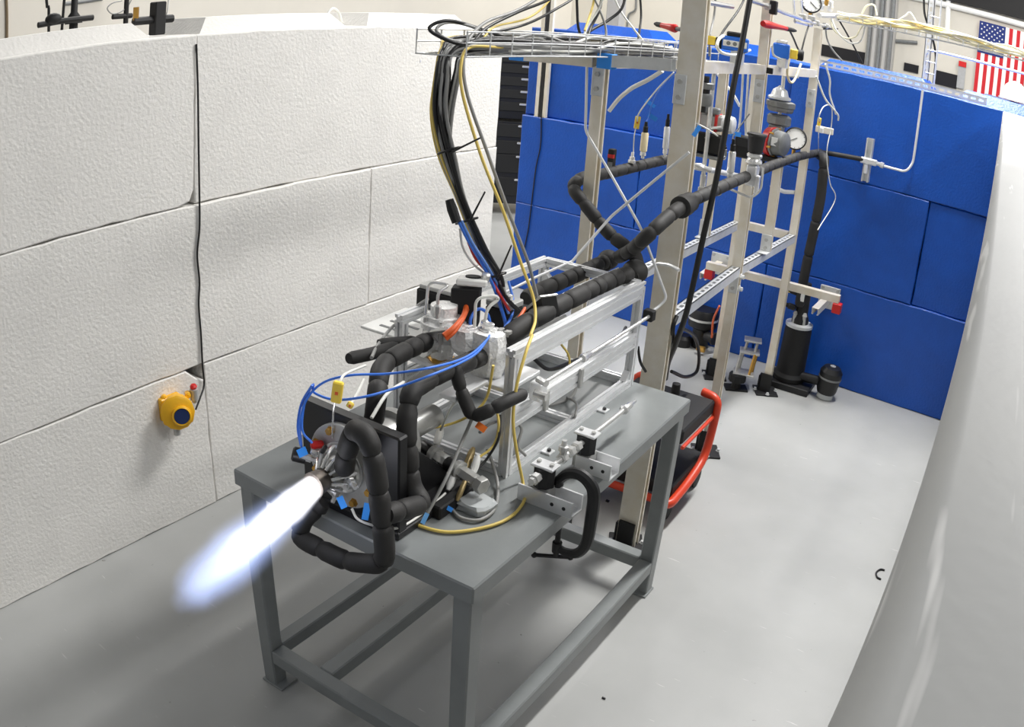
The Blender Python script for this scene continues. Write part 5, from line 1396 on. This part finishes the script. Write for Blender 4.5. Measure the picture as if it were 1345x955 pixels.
cable('black hose sagging inside the frame', UV((700, 470, 'u', -0.35), (720, 485, 'u', -0.33), (745, 478, 'u', -0.33), (780, 462, 'u', -0.34), (815, 440, 'u', -0.36), (822, 430, 'u', -0.38)), 0.006, M_blkcab)
cable('black hose curled on the table inside frame', UV((735, 490, 'u', -0.35), (756, 500, 'z', 0.80), (752, 520, 'z', 0.772), (730, 530, 'z', 0.772), (715, 533, 'z', 0.772)), 0.005, M_grycab)
cable('grey wire arching inside the frame near its foot', UV((745, 522, 'z', 0.775), (757, 530, 'z', 0.80), (756, 545, 'z', 0.80), (752, 552, 'z', 0.772)), 0.004, M_grycab)
cable('yellow wire hanging inside the frame', UV((735, 450, 'u', -0.3), (746, 465, 'u', -0.3), (748, 480, 'u', -0.3), (743, 492, 'u', -0.3)), 0.0035, M_yelcab)
# grey panel and clutter seen through the frame
MB().box((-0.50, 0.98, 0.94), (0.008, 0.13, 0.17), bev=0.002).solo('mounting_panel', 'pale grey mounting panel inside the aluminium frame', 'panel', M_grey, smooth=0)
rb = thing('thrust_rod', 'bright rod with nuts lying through the frame middle', 'rod', (-0.42, 0.75, 0.95))
MB().cyl((-0.44, 0.46, 0.985), (-0.40, 1.05, 0.985), 0.009, n=12).build('rod', M_stain, rb)
for v in (0.62, 0.68, 0.74):
    MB().lathe((-0.43, v, 0.985), (0.06, 1, 0), [(0, 0.014), (0.004, 0.018), (0.02, 0.018), (0.024, 0.014)], 6).build('nut', M_stain, rb)
crumple(MB(), at(625, 662, 'z', H+0.012), (0.06, 0.05, 0.019), 11).solo('plastic_bag', 'crumpled cloudy plastic bag on table beside sensor manifold', 'bag', mat('cloudy_film', rgb(188, 192, 193), 0.18), smooth=25)

# ------------------------------------------------------------------ angle pieces, tube assembly and clamp at the table's right edge
def ang(u0, u1, v, label, d=0.05):
    th = thing('aluminium_channel', label, 'metal channel', ((u0+u1)/2, v, H))
    MB().box(((u0+u1)/2, v, H+0.002), (u1-u0, d, 0.004)).build('base_web', M_alu, th, smooth=0)
    MB().box(((u0+u1)/2, v-d/2, H+0.022), (u1-u0, 0.005, 0.044)).build('flange', M_alu, th, smooth=0)
    MB().box(((u0+u1)/2, v+d/2, H+0.022), (u1-u0, 0.005, 0.044)).build('flange', M_alu, th, smooth=0)
    for u in (u1-0.022, u1-0.055):
        MB().cyl((u, v-d/2-0.001, H+0.022), (u, v-d/2-0.0035, H+0.022), 0.005, n=10).build('hole_rim', M_dark, th)
    return th
ang(-0.125, 0.028, 0.395, 'aluminium channel under the C-clamp at the table edge')
ang(-0.085, 0.020, 0.615, 'aluminium channel further along the table edge')
ta = thing('tube_assembly', 'straight bright tube with valves on two black mounts', 'tube assembly', (-0.075, 0.60, H+0.04))
ax_u = -0.072; az_ = H+0.083
for v in (0.40, 0.615):
    mnt = MB().lathe((ax_u, v, H+0.046), (0, 0, 1), [(0, 0.028), (0.052, 0.028)], 8).build('black_mount', M_black, ta)
    MB().box((ax_u, v, H+0.101), (0.062, 0.042, 0.007), bev=0.002).build('cap_plate', M_alu, mnt)
    for du in (-0.018, 0.018):
        MB().cyl((ax_u+du, v, H+0.104), (ax_u+du, v, H+0.110), 0.006, n=6).build('screw', M_dull, mnt)
    MB().box((ax_u, v, H+0.026), (0.05, 0.04, 0.042)).build('spacer', M_dull, mnt, smooth=0)
MB().cyl((ax_u, 0.345, az_), (ax_u, 0.875, az_), 0.0075, n=12).build('tube', M_stain, ta)
MB().lathe((ax_u, 0.335, az_), (0, 1, 0), [(0, 0.010), (0.012, 0.010), (0.012, 0.014), (0.030, 0.014), (0.032, 0.009)], 6).build('end_fitting', M_stain, ta)
for v in (0.475, 0.515, 0.548):
    MB().lathe((ax_u, v, az_), (0, 1, 0), [(0, 0.011), (0.004, 0.015), (0.020, 0.015), (0.024, 0.011)], 6).build('nut', M_stain, ta)
MB().lathe((ax_u, 0.487, az_), (0, 0, 1), [(0, 0.010), (0.02, 0.010), (0.022, 0.014), (0.034, 0.014), (0.036, 0.007), (0.05, 0.007)], 8).build('valve_stem', M_stain, ta)
MB().lathe((ax_u, 0.83, az_), (0, 1, 0), [(0, 0.009), (0.006, 0.014), (0.02, 0.014), (0.026, 0.009), (0.05, 0.010), (0.06, 0.006), (0.085, 0.005)], 8).build('tip_fitting', M_stain, ta)
# C-clamp
cc = thing('c_clamp', 'black cast iron C-clamp gripping the table edge', 'clamp', (0.03, 0.42, 0.60))
cu, cv = 0.0, 0.425
prof = [(-0.045, 0.822), (-0.02, 0.850), (0.012, 0.858), (0.042, 0.842), (0.055, 0.810), (0.056, 0.74), (0.052, 0.67), (0.030, 0.632), (-0.005, 0.622), (-0.028, 0.630)]
path = catmull([(cu+a, cv, b) for a, b in prof], 4)
n = len(path)
MB().tube(path, [0.010+0.0065*math.sin(math.pi*min(1, 0.12+i/(n-1)*0.9)) for i in range(n)], 10).build('frame', M_dark, cc)
MB().lathe((cu-0.045, cv, 0.822), (0, 0, -1), [(0, 0.011), (0.012, 0.014), (0.016, 0.013)], 12).build('anvil', M_dark, cc)
MB().cyl((cu-0.028, cv, 0.595), (cu-0.028, cv, 0.712), 0.0075, n=10).build('screw', M_dark, cc)
MB().lathe((cu-0.028, cv, 0.700), (0, 0, 1), [(0, 0.008), (0.004, 0.015), (0.017, 0.015)], 12).build('swivel_pad', M_dark, cc)
MB().lathe((cu-0.028, cv, 0.612), (0, 0, 1), [(0, 0.012), (0.03, 0.013)], 12).build('screw_boss', M_dark, cc)
MB().tube([(cu-0.028-0.052, cv-0.02, 0.590), (cu-0.028+0.035, cv+0.015, 0.600)], 0.0055, 8).build('handle_bar', M_dark, cc)
for du, dv, dz in ((-0.052, -0.02, 0.590), (0.035, 0.015, 0.600)):
    MB().ball((cu-0.028+du, cv+dv, dz), 0.0085, 10, 6).build('handle_ball', M_dark, cc)

# ------------------------------------------------------------------ gas detector on the left wall
c = at(233, 540, 'x', 0.062)
gd = thing('gas_detector', 'yellow wall-mounted gas detector with dark round window', 'gas detector', c-Vector((0.05, 0, 0.06)), 'W')
fd = Vector((0.83, -0.50, 0.12)).normalized()
xx, yy, _ = basis(fd)
MB().lathe(c-fd*0.045, fd, [(0, 0.040), (0.006, 0.056), (0.045, 0.060), (0.05, 0.066), (0.066, 0.066), (0.072, 0.056)], 12).build('housing', M_yellow, gd)
f = MB().lathe(c+fd*0.036+Vector((0, 0.016, -0.010)), fd, [(0, 0.038), (0.012, 0.038), (0.016, 0.032), (0.009, 0.029)], 28).build('window_rim', M_yellow, gd)
MB().lathe(c+fd*0.040+Vector((0, 0.016, -0.010)), fd, [(0, 0.029), (0.010, 0.029)], 28).build('window', M_glassd, f)
for k in range(4):
    a = math.pi/4+k*math.pi/2
    q = c-fd*0.03+(xx*math.cos(a)+yy*math.sin(a))*0.066
    MB().lathe(q, fd, [(-0.02, 0.012), (0.01, 0.012), (0.012, 0.007), (0.016, 0.007)], 8).build('lug', M_yellow, gd)
MB().lathe(c+Vector((-0.01, -0.005, -0.055)), (0, 0, -1), [(0, 0.016), (0.012, 0.016), (0.012, 0.014), (0.042, 0.014)], 14).build('sensor_head', M_dull, gd)
q = at(255, 518, 'x', 0.055)
MB().lathe(q+Vector((0, 0, -0.02)), (0, 0, 1), [(-0.012, 0.010), (0, 0.012), (0, 0.017), (0.042, 0.017), (0.044, 0.013)], 14).build('cable_gland', M_dull, gd)
MB().lathe(q+Vector((0, 0, 0.024)), (0, 0, 1), [(0, 0.012), (0.008, 0.015), (0.016, 0.010), (0.018, 0.004)], 12).build('red_beacon', M_red, gd)
MB().box((0.012, c.y, c.z), (0.026, 0.09, 0.09), bev=0.004).build('wall_bracket', M_yellow, gd)
W = lambda *rows: [at(a, b, 'x', k) for a, b, k in rows]
cable('black cable running down the left wall seam to the detector', W((258, 58, 0.004), (260, 120, 0.004), (261, 200, 0.004), (262, 262, 0.006), (262, 300, 0.006), (259, 335, 0.006), (262, 370, 0.006), (261, 400, 0.006), (264, 440, 0.006), (266, 480, 0.008), (268, 505, 0.012), (263, 522, 0.03), (257, 538, 0.045)), 0.0038, M_blkcab, frame='W')
cable('thin black cable hanging on the blue wall', [atb(a, b, -0.006) for a, b in ((711, 150), (710, 190), (704, 220), (699, 260), (694, 300), (688, 330))], 0.004, M_blkcab, frame='B')
# pressure relief pipe stub on left wall end
MB().lathe(at(556, 80, 'x', -0.05), (0.2, -1, 0.05), [(-0.25, 0.030), (0.0, 0.030), (0.0, 0.022), (0.06, 0.022), (0.06, 0.026), (0.075, 0.026)], 16).solo('pipe_stub', 'bright capped pipe stub by the end of white wall', 'pipe', M_alu, 'W')

# ------------------------------------------------------------------ background of the shop
YF = 7.852
def F_(px, py, y=YF): return at(px, py, 'y', y)
def panel(name, label, cat, a, b, m, y=YF, t=0.02, kind=None, parts=None):
    """a flat box on the far wall between two photo corners"""
    p, q = F_(*a, y), F_(*b, y)
    mb = MB().box(((p.x+q.x)/2, y-t/2, (p.z+q.z)/2), (abs(q.x-p.x), t, abs(p.z-q.z)), bev=0.002)
    return mb.solo(name, label, cat, m, 'W', kind=kind, smooth=0)
M_panel = mat('black_screen', rgb(24, 22, 22), 0.35)
panel('wall_screen', 'wide black screen on the far wall behind the third post', 'screen', (1080, 58), (1143, 86), M_panel)
panel('wall_screen', 'small black screen on white far wall beside the grey column', 'screen', (1188, 82), (1206, 97), M_panel)
panel('wall_screen', 'square black screen on far wall by the tall strut', 'screen', (1230, 92), (1256, 117), M_panel)
p, q = F_(1146, 0), F_(1172, 100)
col = thing('grey_column', 'grey ribbed column against the far wall', 'column', ((p.x+q.x)/2, YF-0.1, 0), 'W')
w = q.x-p.x
MB().box(((p.x+q.x)/2, YF-0.08, 2.0), (w, 0.16, 4.0), bev=0.01).build('shaft', M_greycol, col, smooth=0)
for i in range(5):
    x = p.x+w*(0.1+0.2*i)
    MB().cyl((x, YF-0.17, 0), (x, YF-0.17, 4.0), 0.025, n=8).build('conduit', M_greycol if i % 2 else M_grey, col)
# upright dark slab added on the far wall in place of the black ceiling
a = F_(1235, 0); b = F_(1345, 26)
MB().box((3.5, YF-0.032, b.z+1.0), (11.0, 0.06, 2.0)).solo('dark_ceiling_slab', None, None, mat('dark_roof_space', rgb(30, 29, 29), 0.8), 'W', kind='structure', smooth=0)
tilt = math.atan2(b.z-a.z, b.x-a.x)
# flag hung upright: union at the top, stripes downward
def flag():
    p0 = F_(1287, 27, YF-0.02); p1 = F_(1287, 127, YF-0.02); xr = F_(1345, 40, YF-0.02)
    pw = (F_(1321, 40, YF-0.02).x-p0.x)                 # width of the union
    Wd = pw*13/7.0; Ht = Wd*1.55; z1 = p0.z; x0 = p0.x
    th = thing('flag', 'striped flag with starred blue corner hung upright on the far wall', 'flag', (x0+Wd/2, YF-0.03, z1-Ht), 'W')
    R_, W_ = mat('flag_red', rgb(190, 30, 40), 0.8), mat('flag_white', rgb(236, 234, 230), 0.8)
    for i in range(13):
        top = z1
        MB().box((x0+Wd*(i+0.5)/13, YF-0.03, (top+z1-Ht)/2), (Wd/13, 0.006, Ht)).build('stripe', R_ if i % 2 == 0 else W_, th, smooth=0)
    hu = Ht*0.40
    un = MB().box((x0+pw/2, YF-0.036, z1-hu/2), (pw, 0.006, hu)).build('union', mat('flag_blue', rgb(28, 46, 110), 0.8), th, smooth=0)
    for r in range(11):
        nc = 5 if r % 2 == 0 else 4
        for c_ in range(nc):
            cx = x0+pw*((c_*2+1+(0 if nc == 5 else 1))/10.0); cz = z1-hu*(r+1)/12
            s = pw*0.042
            poly = [((s if k % 2 == 0 else s*0.4)*math.sin(k*math.pi/5), (s if k % 2 == 0 else s*0.4)*math.cos(k*math.pi/5)) for k in range(10)]
            MB().prism(poly, (cx, YF-0.0395, cz), (1, 0, 0), (0, 0, 1), (0, -0.002, 0)).build('star', W_, un, smooth=0)
flag()
# white roof pipe, conduits and tall strut over the back wall
def wtube(label, rows, r, m, name='conduit', cat='conduit', fil=0.1):
    return MB().tube(fillet([at(*row) for row in rows], fil), r, 10).solo(name, label, cat, m, 'W')
wtube('white roof pipe slanting across the dark ceiling slab', ((1150, -14, 'y', 7.83), (1345, 33, 'y', 7.83), (1400, 46, 'y', 7.83)), 0.035, M_white)
wtube('white upright pipe below the slanting roof pipe', ((1246, -5, 'y', 7.83), (1244, 43, 'y', 7.83)), 0.03, M_white)
wtube('steel conduit bending from the strut over the blue wall', ((1214, 100, 'y', 3.5), (1216, 70, 'y', 3.5), (1224, 66, 'y', 3.5), (1345, 97, 'y', 3.5), (1390, 108, 'y', 3.5)), 0.008, M_alu)
wtube('grey conduit on the far white wall', ((1150, 60, 'y', 7.83), (1155, 52, 'y', 7.83), (1205, 56, 'y', 7.83)), 0.02, M_grey)
b0 = at(1213, 118, 'y', 3.4)
ts = thing('tall_strut', 'tall slotted strut standing on the blue wall top', 'strut', b0, 'W')
t0 = at(1219, -8, 'y', 3.4)
slotted(MB(), Vector((b0.x, 3.4, 1.80)), Vector((b0.x, 3.4, t0.z)), up=(0, -1, 0)).build('strut', M_galv, ts, smooth=0)
for dx in (0.05,):
    MB().tube([(b0.x+0.06, 3.40, 1.82), (b0.x+0.06, 3.40, t0.z)], 0.006, 6).build('ladder_wire', M_galv, ts)
for k in range(7):
    z = 1.86+k*0.07
    MB().cyl((b0.x, 3.40, z), (b0.x+0.06, 3.40, z), 0.004, n=6).build('ladder_rung', M_galv, ts)
wtube('black cable climbing beside the tall strut', ((1226, 110, 'y', 3.42), (1230, 70, 'y', 3.42), (1222, 40, 'y', 3.42), (1214, 20, 'y', 3.42), (1213, -10, 'y', 3.42)), 0.007, M_blkcab, 'cable', 'cable')
# slotted rail lying along the blue wall top
a, b = atb(1073, 79, 0.03), atb(1296, 131, 0.03)
slotted(MB(), Vector((a.x, 0.04, 1.851)), Vector((b.x, 0.04, 1.851)), up=(0, -1, 0), hole=(0.03, 0.013)).solo('slotted_top_rail', 'white slotted rail lying along the top of the blue wall', 'rail', M_galv, 'B', smooth=0)
# yellow cable harness running off over the blue wall on a wire tray
hr = thing('wire_cable_tray', 'narrow wire tray carrying the yellow harness above the blue wall', 'cable tray', at(1230, 45, 'y', 2.75), 'W')
TR = [at(1100, 27, 'y', 2.95), at(1345, 80, 'y', 2.55), at(1420, 98, 'y', 2.4)]
for off in (-0.03, 0.0, 0.03):
    MB().tube([p+Vector((0, off, 0)) for p in TR], 0.003, 6).build('long_wire', M_galv, hr)
for k in range(14):
    p = TR[0]+(TR[1]-TR[0])*(k/13)
    MB().tube([p+Vector((0, -0.04, 0.03)), p+Vector((0, -0.035, 0)), p+Vector((0, 0.035, 0)), p+Vector((0, 0.04, 0.03))], 0.003, 6).build('cross_wire', M_galv, hr)
rr = random.Random(5)
M_paley = mat('pale_yellow_jacket', rgb(244, 222, 150), 0.45)
M_crm = mat('cream_cable_jacket', rgb(244, 238, 208), 0.45)
for k in range(14):
    m = (M_paley, M_crm, M_whtcab, M_crm)[k % 4]
    pts = []
    for i in range(8):
        p = TR[0]+(TR[2]-TR[0])*(i/7)
        pts.append(p+Vector((0, rr.uniform(-.03, .03), 0.006+rr.uniform(0, .045)+(0.01 if i in (2, 3) else 0))))
    cable('%s cable in the harness above the blue wall' % ('yellow', 'cream', 'white', 'cream')[k % 4], pts, 0.0052, m, 'harness cables above the blue wall', frame='W')
for lab, m, rows in (
    ('cream cable looping down from the harness', M_crm, ((1090, 26, 'y', 2.9), (1096, 40, 'y', 2.9), (1110, 50, 'y', 2.9), (1124, 48, 'y', 2.9), (1130, 38, 'y', 2.9), (1142, 24, 'y', 2.9))),
    ('white cable looping down from the harness', M_whtcab, ((1092, 24, 'y', 2.9), (1100, 42, 'y', 2.9), (1116, 56, 'y', 2.9), (1130, 54, 'y', 2.9), (1136, 36, 'y', 2.9), (1142, 26, 'y', 2.9))),
    ('cream cable arching above the harness', M_crm, ((1132, 18, 'y', 2.9), (1138, 8, 'y', 2.9), (1148, 7, 'y', 2.9), (1152, 20, 'y', 2.9))),
    ('white cable peaking above the harness middle', M_whtcab, ((1178, 28, 'y', 2.85), (1190, 20, 'y', 2.85), (1196, 17, 'y', 2.85), (1206, 34, 'y', 2.85))),
    ('black wire dropping from the harness to the rail', M_blkcab, ((1098, 20, 'y', 2.95), (1110, 40, 'y', 2.95), (1122, 62, 'y', 2.95), (1133, 84, 'y', 2.98))),
    ('grey wire dropping from the manifold to the rail', M_grycab, ((1084, 30, 'y', 2.95), (1086, 50, 'y', 2.95), (1094, 66, 'y', 2.95), (1106, 80, 'y', 2.98)))):
    cable(lab, [at(*r) for r in rows], 0.005, m, frame='W')
# helmet and box on the wall top at the far right
c = at(1333, 121, 'y', 4.6)
hh = thing('hard_hat', 'white hard hat seen above the blue wall top', 'hard hat', c-Vector((0, 0, 0.08)), 'W')
MB().lathe(c-Vector((0, 0, 0.06)), (0, 0, 1), [(0, 0.105), (0.05, 0.10), (0.10, 0.078), (0.13, 0.045), (0.14, 0.01)], 20).build('shell', M_white, hh)
MB().lathe(c-Vector((0, 0, 0.068)), (0, 0, 1), [(0, 0.125), (0.008, 0.127), (0.012, 0.10)], 20).build('brim', M_white, hh)
MB().box((c.x-0.02, c.y+0.05, (c.z-0.07)/2), (0.42, 0.34, c.z-0.07), bev=0.01).solo('storage_crate', 'dark blue crate under the white hard hat behind blue wall', 'crate', mat('navy_plastic', rgb(26, 44, 96), 0.5), 'W', smooth=0)
# safety sign strip on the far wall
st = thing('wall_thermometer', 'slim grey strip with red top on the far wall', 'wall strip', F_(1263, 117, YF-0.01), 'W')
pa, pb = F_(1261, 80, YF), F_(1265, 117, YF)
MB().box(((pa.x+pb.x)/2, YF-0.02, (pa.z+pb.z)/2), (pb.x-pa.x+0.02, 0.02, pa.z-pb.z)).build('strip', M_dull, st, smooth=0)
MB().box(((pa.x+pb.x)/2, YF-0.025, pa.z-0.03), (pb.x-pa.x+0.02, 0.03, 0.06)).build('red_top', M_red, st, smooth=0)

# strut pair standing on the ledge of the blue wall
p0, p1 = atb(707, 147, -0.0), atb(714, 60, 0.0)
sp = thing('strut_pair', 'pair of pale and dark upright struts on the blue wall ledge', 'strut', (p0.x, 0.012, 1.22), 'B')
for dx, m in ((-0.022, M_strut), (0.012, M_dark), (0.040, M_strut)):
    MB().box((p0.x+dx+0.004, 0.013, 2.1), (0.026, 0.022, 1.76)).build('strut', m, sp, smooth=0)

# tool chest beyond the gap between the walls
bc = Vector((-2.28, 4.95, 0))
yawc = math.radians(38)
Rc = Matrix.Rotation(yawc, 3, 'Z')
tc_ = thing('tool_chest', 'tall black rolling tool chest seen through the wall gap', 'tool chest', bc, 'W')
def cbox(c, s, nm, m, par, bev=0.004):
    return MB().box(bc+Rc @ Vector(c), s, Rc, bev).build(nm, m, par, smooth=0)
cbox((0, 0, 0.50), (0.80, 0.5, 0.78), 'lower_cabinet', M_black, tc_)
cbox((0, 0.03, 1.22), (0.76, 0.44, 0.62), 'upper_cabinet', M_black, tc_)
cbox((0, 0.06, 1.60), (0.74, 0.40, 0.14), 'lid_box', M_blackm, tc_)
zz = [0.20, 0.42, 0.60, 0.76, 1.00, 1.12, 1.24, 1.36, 1.46]
for i, z in enumerate(zz):
    hgt = 0.19 if z < 0.5 else (0.14 if z < 0.9 else 0.10)
    y = -0.255 if z < 0.95 else -0.195
    d_ = cbox((0, y, z+hgt/2-0.02), (0.74 if z < 0.95 else 0.70, 0.012, hgt-0.015), 'drawer', M_blackm, tc_)
    cbox((0.28, y-0.012, z+hgt-0.045), (0.10, 0.014, 0.02), 'handle', M_stain, d_)
    cbox((-0.28, y-0.012, z+hgt-0.045), (0.10, 0.014, 0.02), 'handle', M_stain, d_)
for x in (-0.33, 0.33):
    for y in (-0.18, 0.18):
        cs = MB().lathe(bc+Rc @ Vector((x, y, 0.055))-Rc @ Vector((0.015, 0, 0)), Rc @ Vector((1, 0, 0)), [(0, 0.04), (0.004, 0.055), (0.026, 0.055), (0.03, 0.04)], 14).build('caster', M_red, tc_)
        cbox((x, y, 0.10), (0.05, 0.05, 0.03), 'caster_plate', M_dull, cs)
cbox((-0.41, -0.15, 1.02), (0.03, 0.05, 0.12), 'red_clip', M_red, tc_)

# things on top of and behind the left wall
def ltube(label, rows, r, m, name='rod', cat='rod'):
    return MB().tube(catmull([at(*q) for q in rows], 4), r, 8).solo(name, label, cat, m, 'W')
ltube('brown upright conduit on the cream wall', ((8, -10, 'x', -3.24), (9, 20, 'x', -3.24), (9, 60, 'x', -3.24)), 0.012, mat('brown_paint', rgb(120, 104, 80), 0.5), 'conduit', 'conduit')
ltube('thin black cable hanging behind the left wall', ((60, -10, 'x', -0.9), (62, 10, 'x', -0.9), (64, 30, 'x', -0.9), (68, 240, 'x', -0.9), (72, 500, 'x', -0.9)), 0.007, M_blkcab, 'cable', 'cable')
ltube('slim black rod standing behind the left wall', ((82, -10, 'x', -0.9), (82, 30, 'x', -0.9), (84, 500, 'x', -0.9)), 0.007, M_blkcab)
p = at(97, 22, 'x', -0.82)
tp = thing('lamp_stand', 'black flared stand behind the left wall top', 'stand', (p.x, p.y, 0), 'W')
MB().cyl((p.x, p.y, 0), (p.x, p.y, p.z), 0.02, n=10).build('pole', M_blackm, tp)
MB().lathe((p.x, p.y, 0), (0, 0, 1), [(0, 0.16), (0.02, 0.15), (0.03, 0.03)], 16).build('foot', M_blackm, tp)
MB().lathe(p-Vector((0, 0, 0.03)), (0, 0, 1), [(0, 0.04), (0.02, 0.038), (0.05, 0.016), (0.30, 0.012), (0.4, 0.012)], 12).build('flare', M_blackm, tp)
bbar = thing('tripod_bar', 'long black bar with rounded knob along the left wall top', 'bar', at(85, 28, 'x', -0.56), 'W')
MB().tube([at(50, 33, 'x', -0.56), at(85, 27, 'x', -0.56), at(122, 23, 'x', -0.56)], 0.012, 8).build('bar', M_blackm, bbar)
MB().ball(at(70, 25, 'x', -0.56), 0.030, 12, 8, (1, 1.2, 0.8)).build('knob', M_blackm, bbar)
p = at(158, 20, 'x', -0.8)
br2 = thing('black_pole', 'thick black pole behind the left wall near wire loop', 'pole', (p.x, p.y+0.03, 0), 'W')
MB().tube([(p.x, p.y+0.03, 0), (p.x, p.y+0.03, p.z+0.5)], 0.012, 8).build('shaft', M_blackm, br2)
MB().tube([p+Vector((0, -0.04, -0.004)), p+Vector((0, 0.06, -0.006))], 0.012, 8).build('crossbar', M_blackm, br2)
ltube('thin wire loop beside the thick black rod', ((175, -5, 'x', -0.8), (168, 8, 'x', -0.8), (158, 16, 'x', -0.8), (147, 18, 'x', -0.8), (141, 11, 'x', -0.8), (148, 4, 'x', -0.8), (160, 1, 'x', -0.8)), 0.003, M_grycab, 'wire', 'wire')
p = at(207, 24, 'x', -0.32)
bk = thing('clamp_bracket', 'black bracket clamp sitting in the notch of the left wall', 'bracket', p-Vector((0, 0, 0.06)), 'W')
MB().box(p, (0.05, 0.05, 0.13), bev=0.004).build('upright', M_blackm, bk)
MB().tube([p+Vector((0, -0.11, -0.005)), p+Vector((0, 0.07, -0.005))], 0.016, 8).build('arm', M_blackm, bk)
MB().cyl(p+Vector((0, -0.10, 0.0)), p+Vector((0, -0.10, 0.05)), 0.012, n=8).build('brass_post', M_brass, bk)
ltube('thin pale wire rising from the bracket clamp', ((219, 20, 'x', -0.32), (221, 8, 'x', -0.32), (222, -10, 'x', -0.32)), 0.003, M_whtcab, 'wire', 'wire')
MB().tube(catmull([at(429, 30, 'x', -0.3), at(431, 17, 'x', -0.3), at(438, 11, 'x', -0.3), at(445, 17, 'x', -0.3), at(449, 30, 'x', -0.3)], 6), 0.006, 8).solo('lifting_loop', 'white wire rope loop between the lugs of left wall', 'loop', M_whtcab, 'W')
ltube('grey pipe fixed on the cream wall above left wall', ((85, 5, 'x', -3.24), (110, 2, 'x', -3.24), (135, -2, 'x', -3.24)), 0.015, M_grey, 'conduit', 'conduit')
# grey upright duct behind the tray and thin conduit on the cream wall
MB().box((at(808, 30, 'y', 4.5).x, 4.5, 1.95), (0.13, 0.10, 3.9), bev=0.01).solo('grey_duct', 'pale grey upright duct behind the cable tray', 'duct', M_greycol, 'W', smooth=0)
wtube('thin grey conduit with a jog on the pale wall', ((836, -10, 'y', 7.83), (835, 14, 'y', 7.83), (825, 18, 'y', 7.83), (823, 40, 'y', 7.83)), 0.012, M_grey, fil=0.05)
# bits on the floor
MB().tube(catmull([atz(x, y, 0.004) for x, y in ((1162, 749), (1156, 748), (1151, 752), (1152, 758), (1157, 761))], 5), 0.004, 6).solo('wire_scrap', 'tiny black curl of wire on the floor by right wall', 'scrap', M_blkcab, 'W')
MB().box(atz(793, 917, 0.003), (0.012, 0.004, 0.005)).solo('floor_chip', 'tiny black chip on the floor right of the table', 'chip', M_blkcab, 'W', smooth=0)
MB().box(atz(798, 658, 0.004), (0.014, 0.010, 0.007)).solo('floor_chip', 'tiny black chip on the floor beneath the table end', 'chip', M_blkcab, 'W', smooth=0)
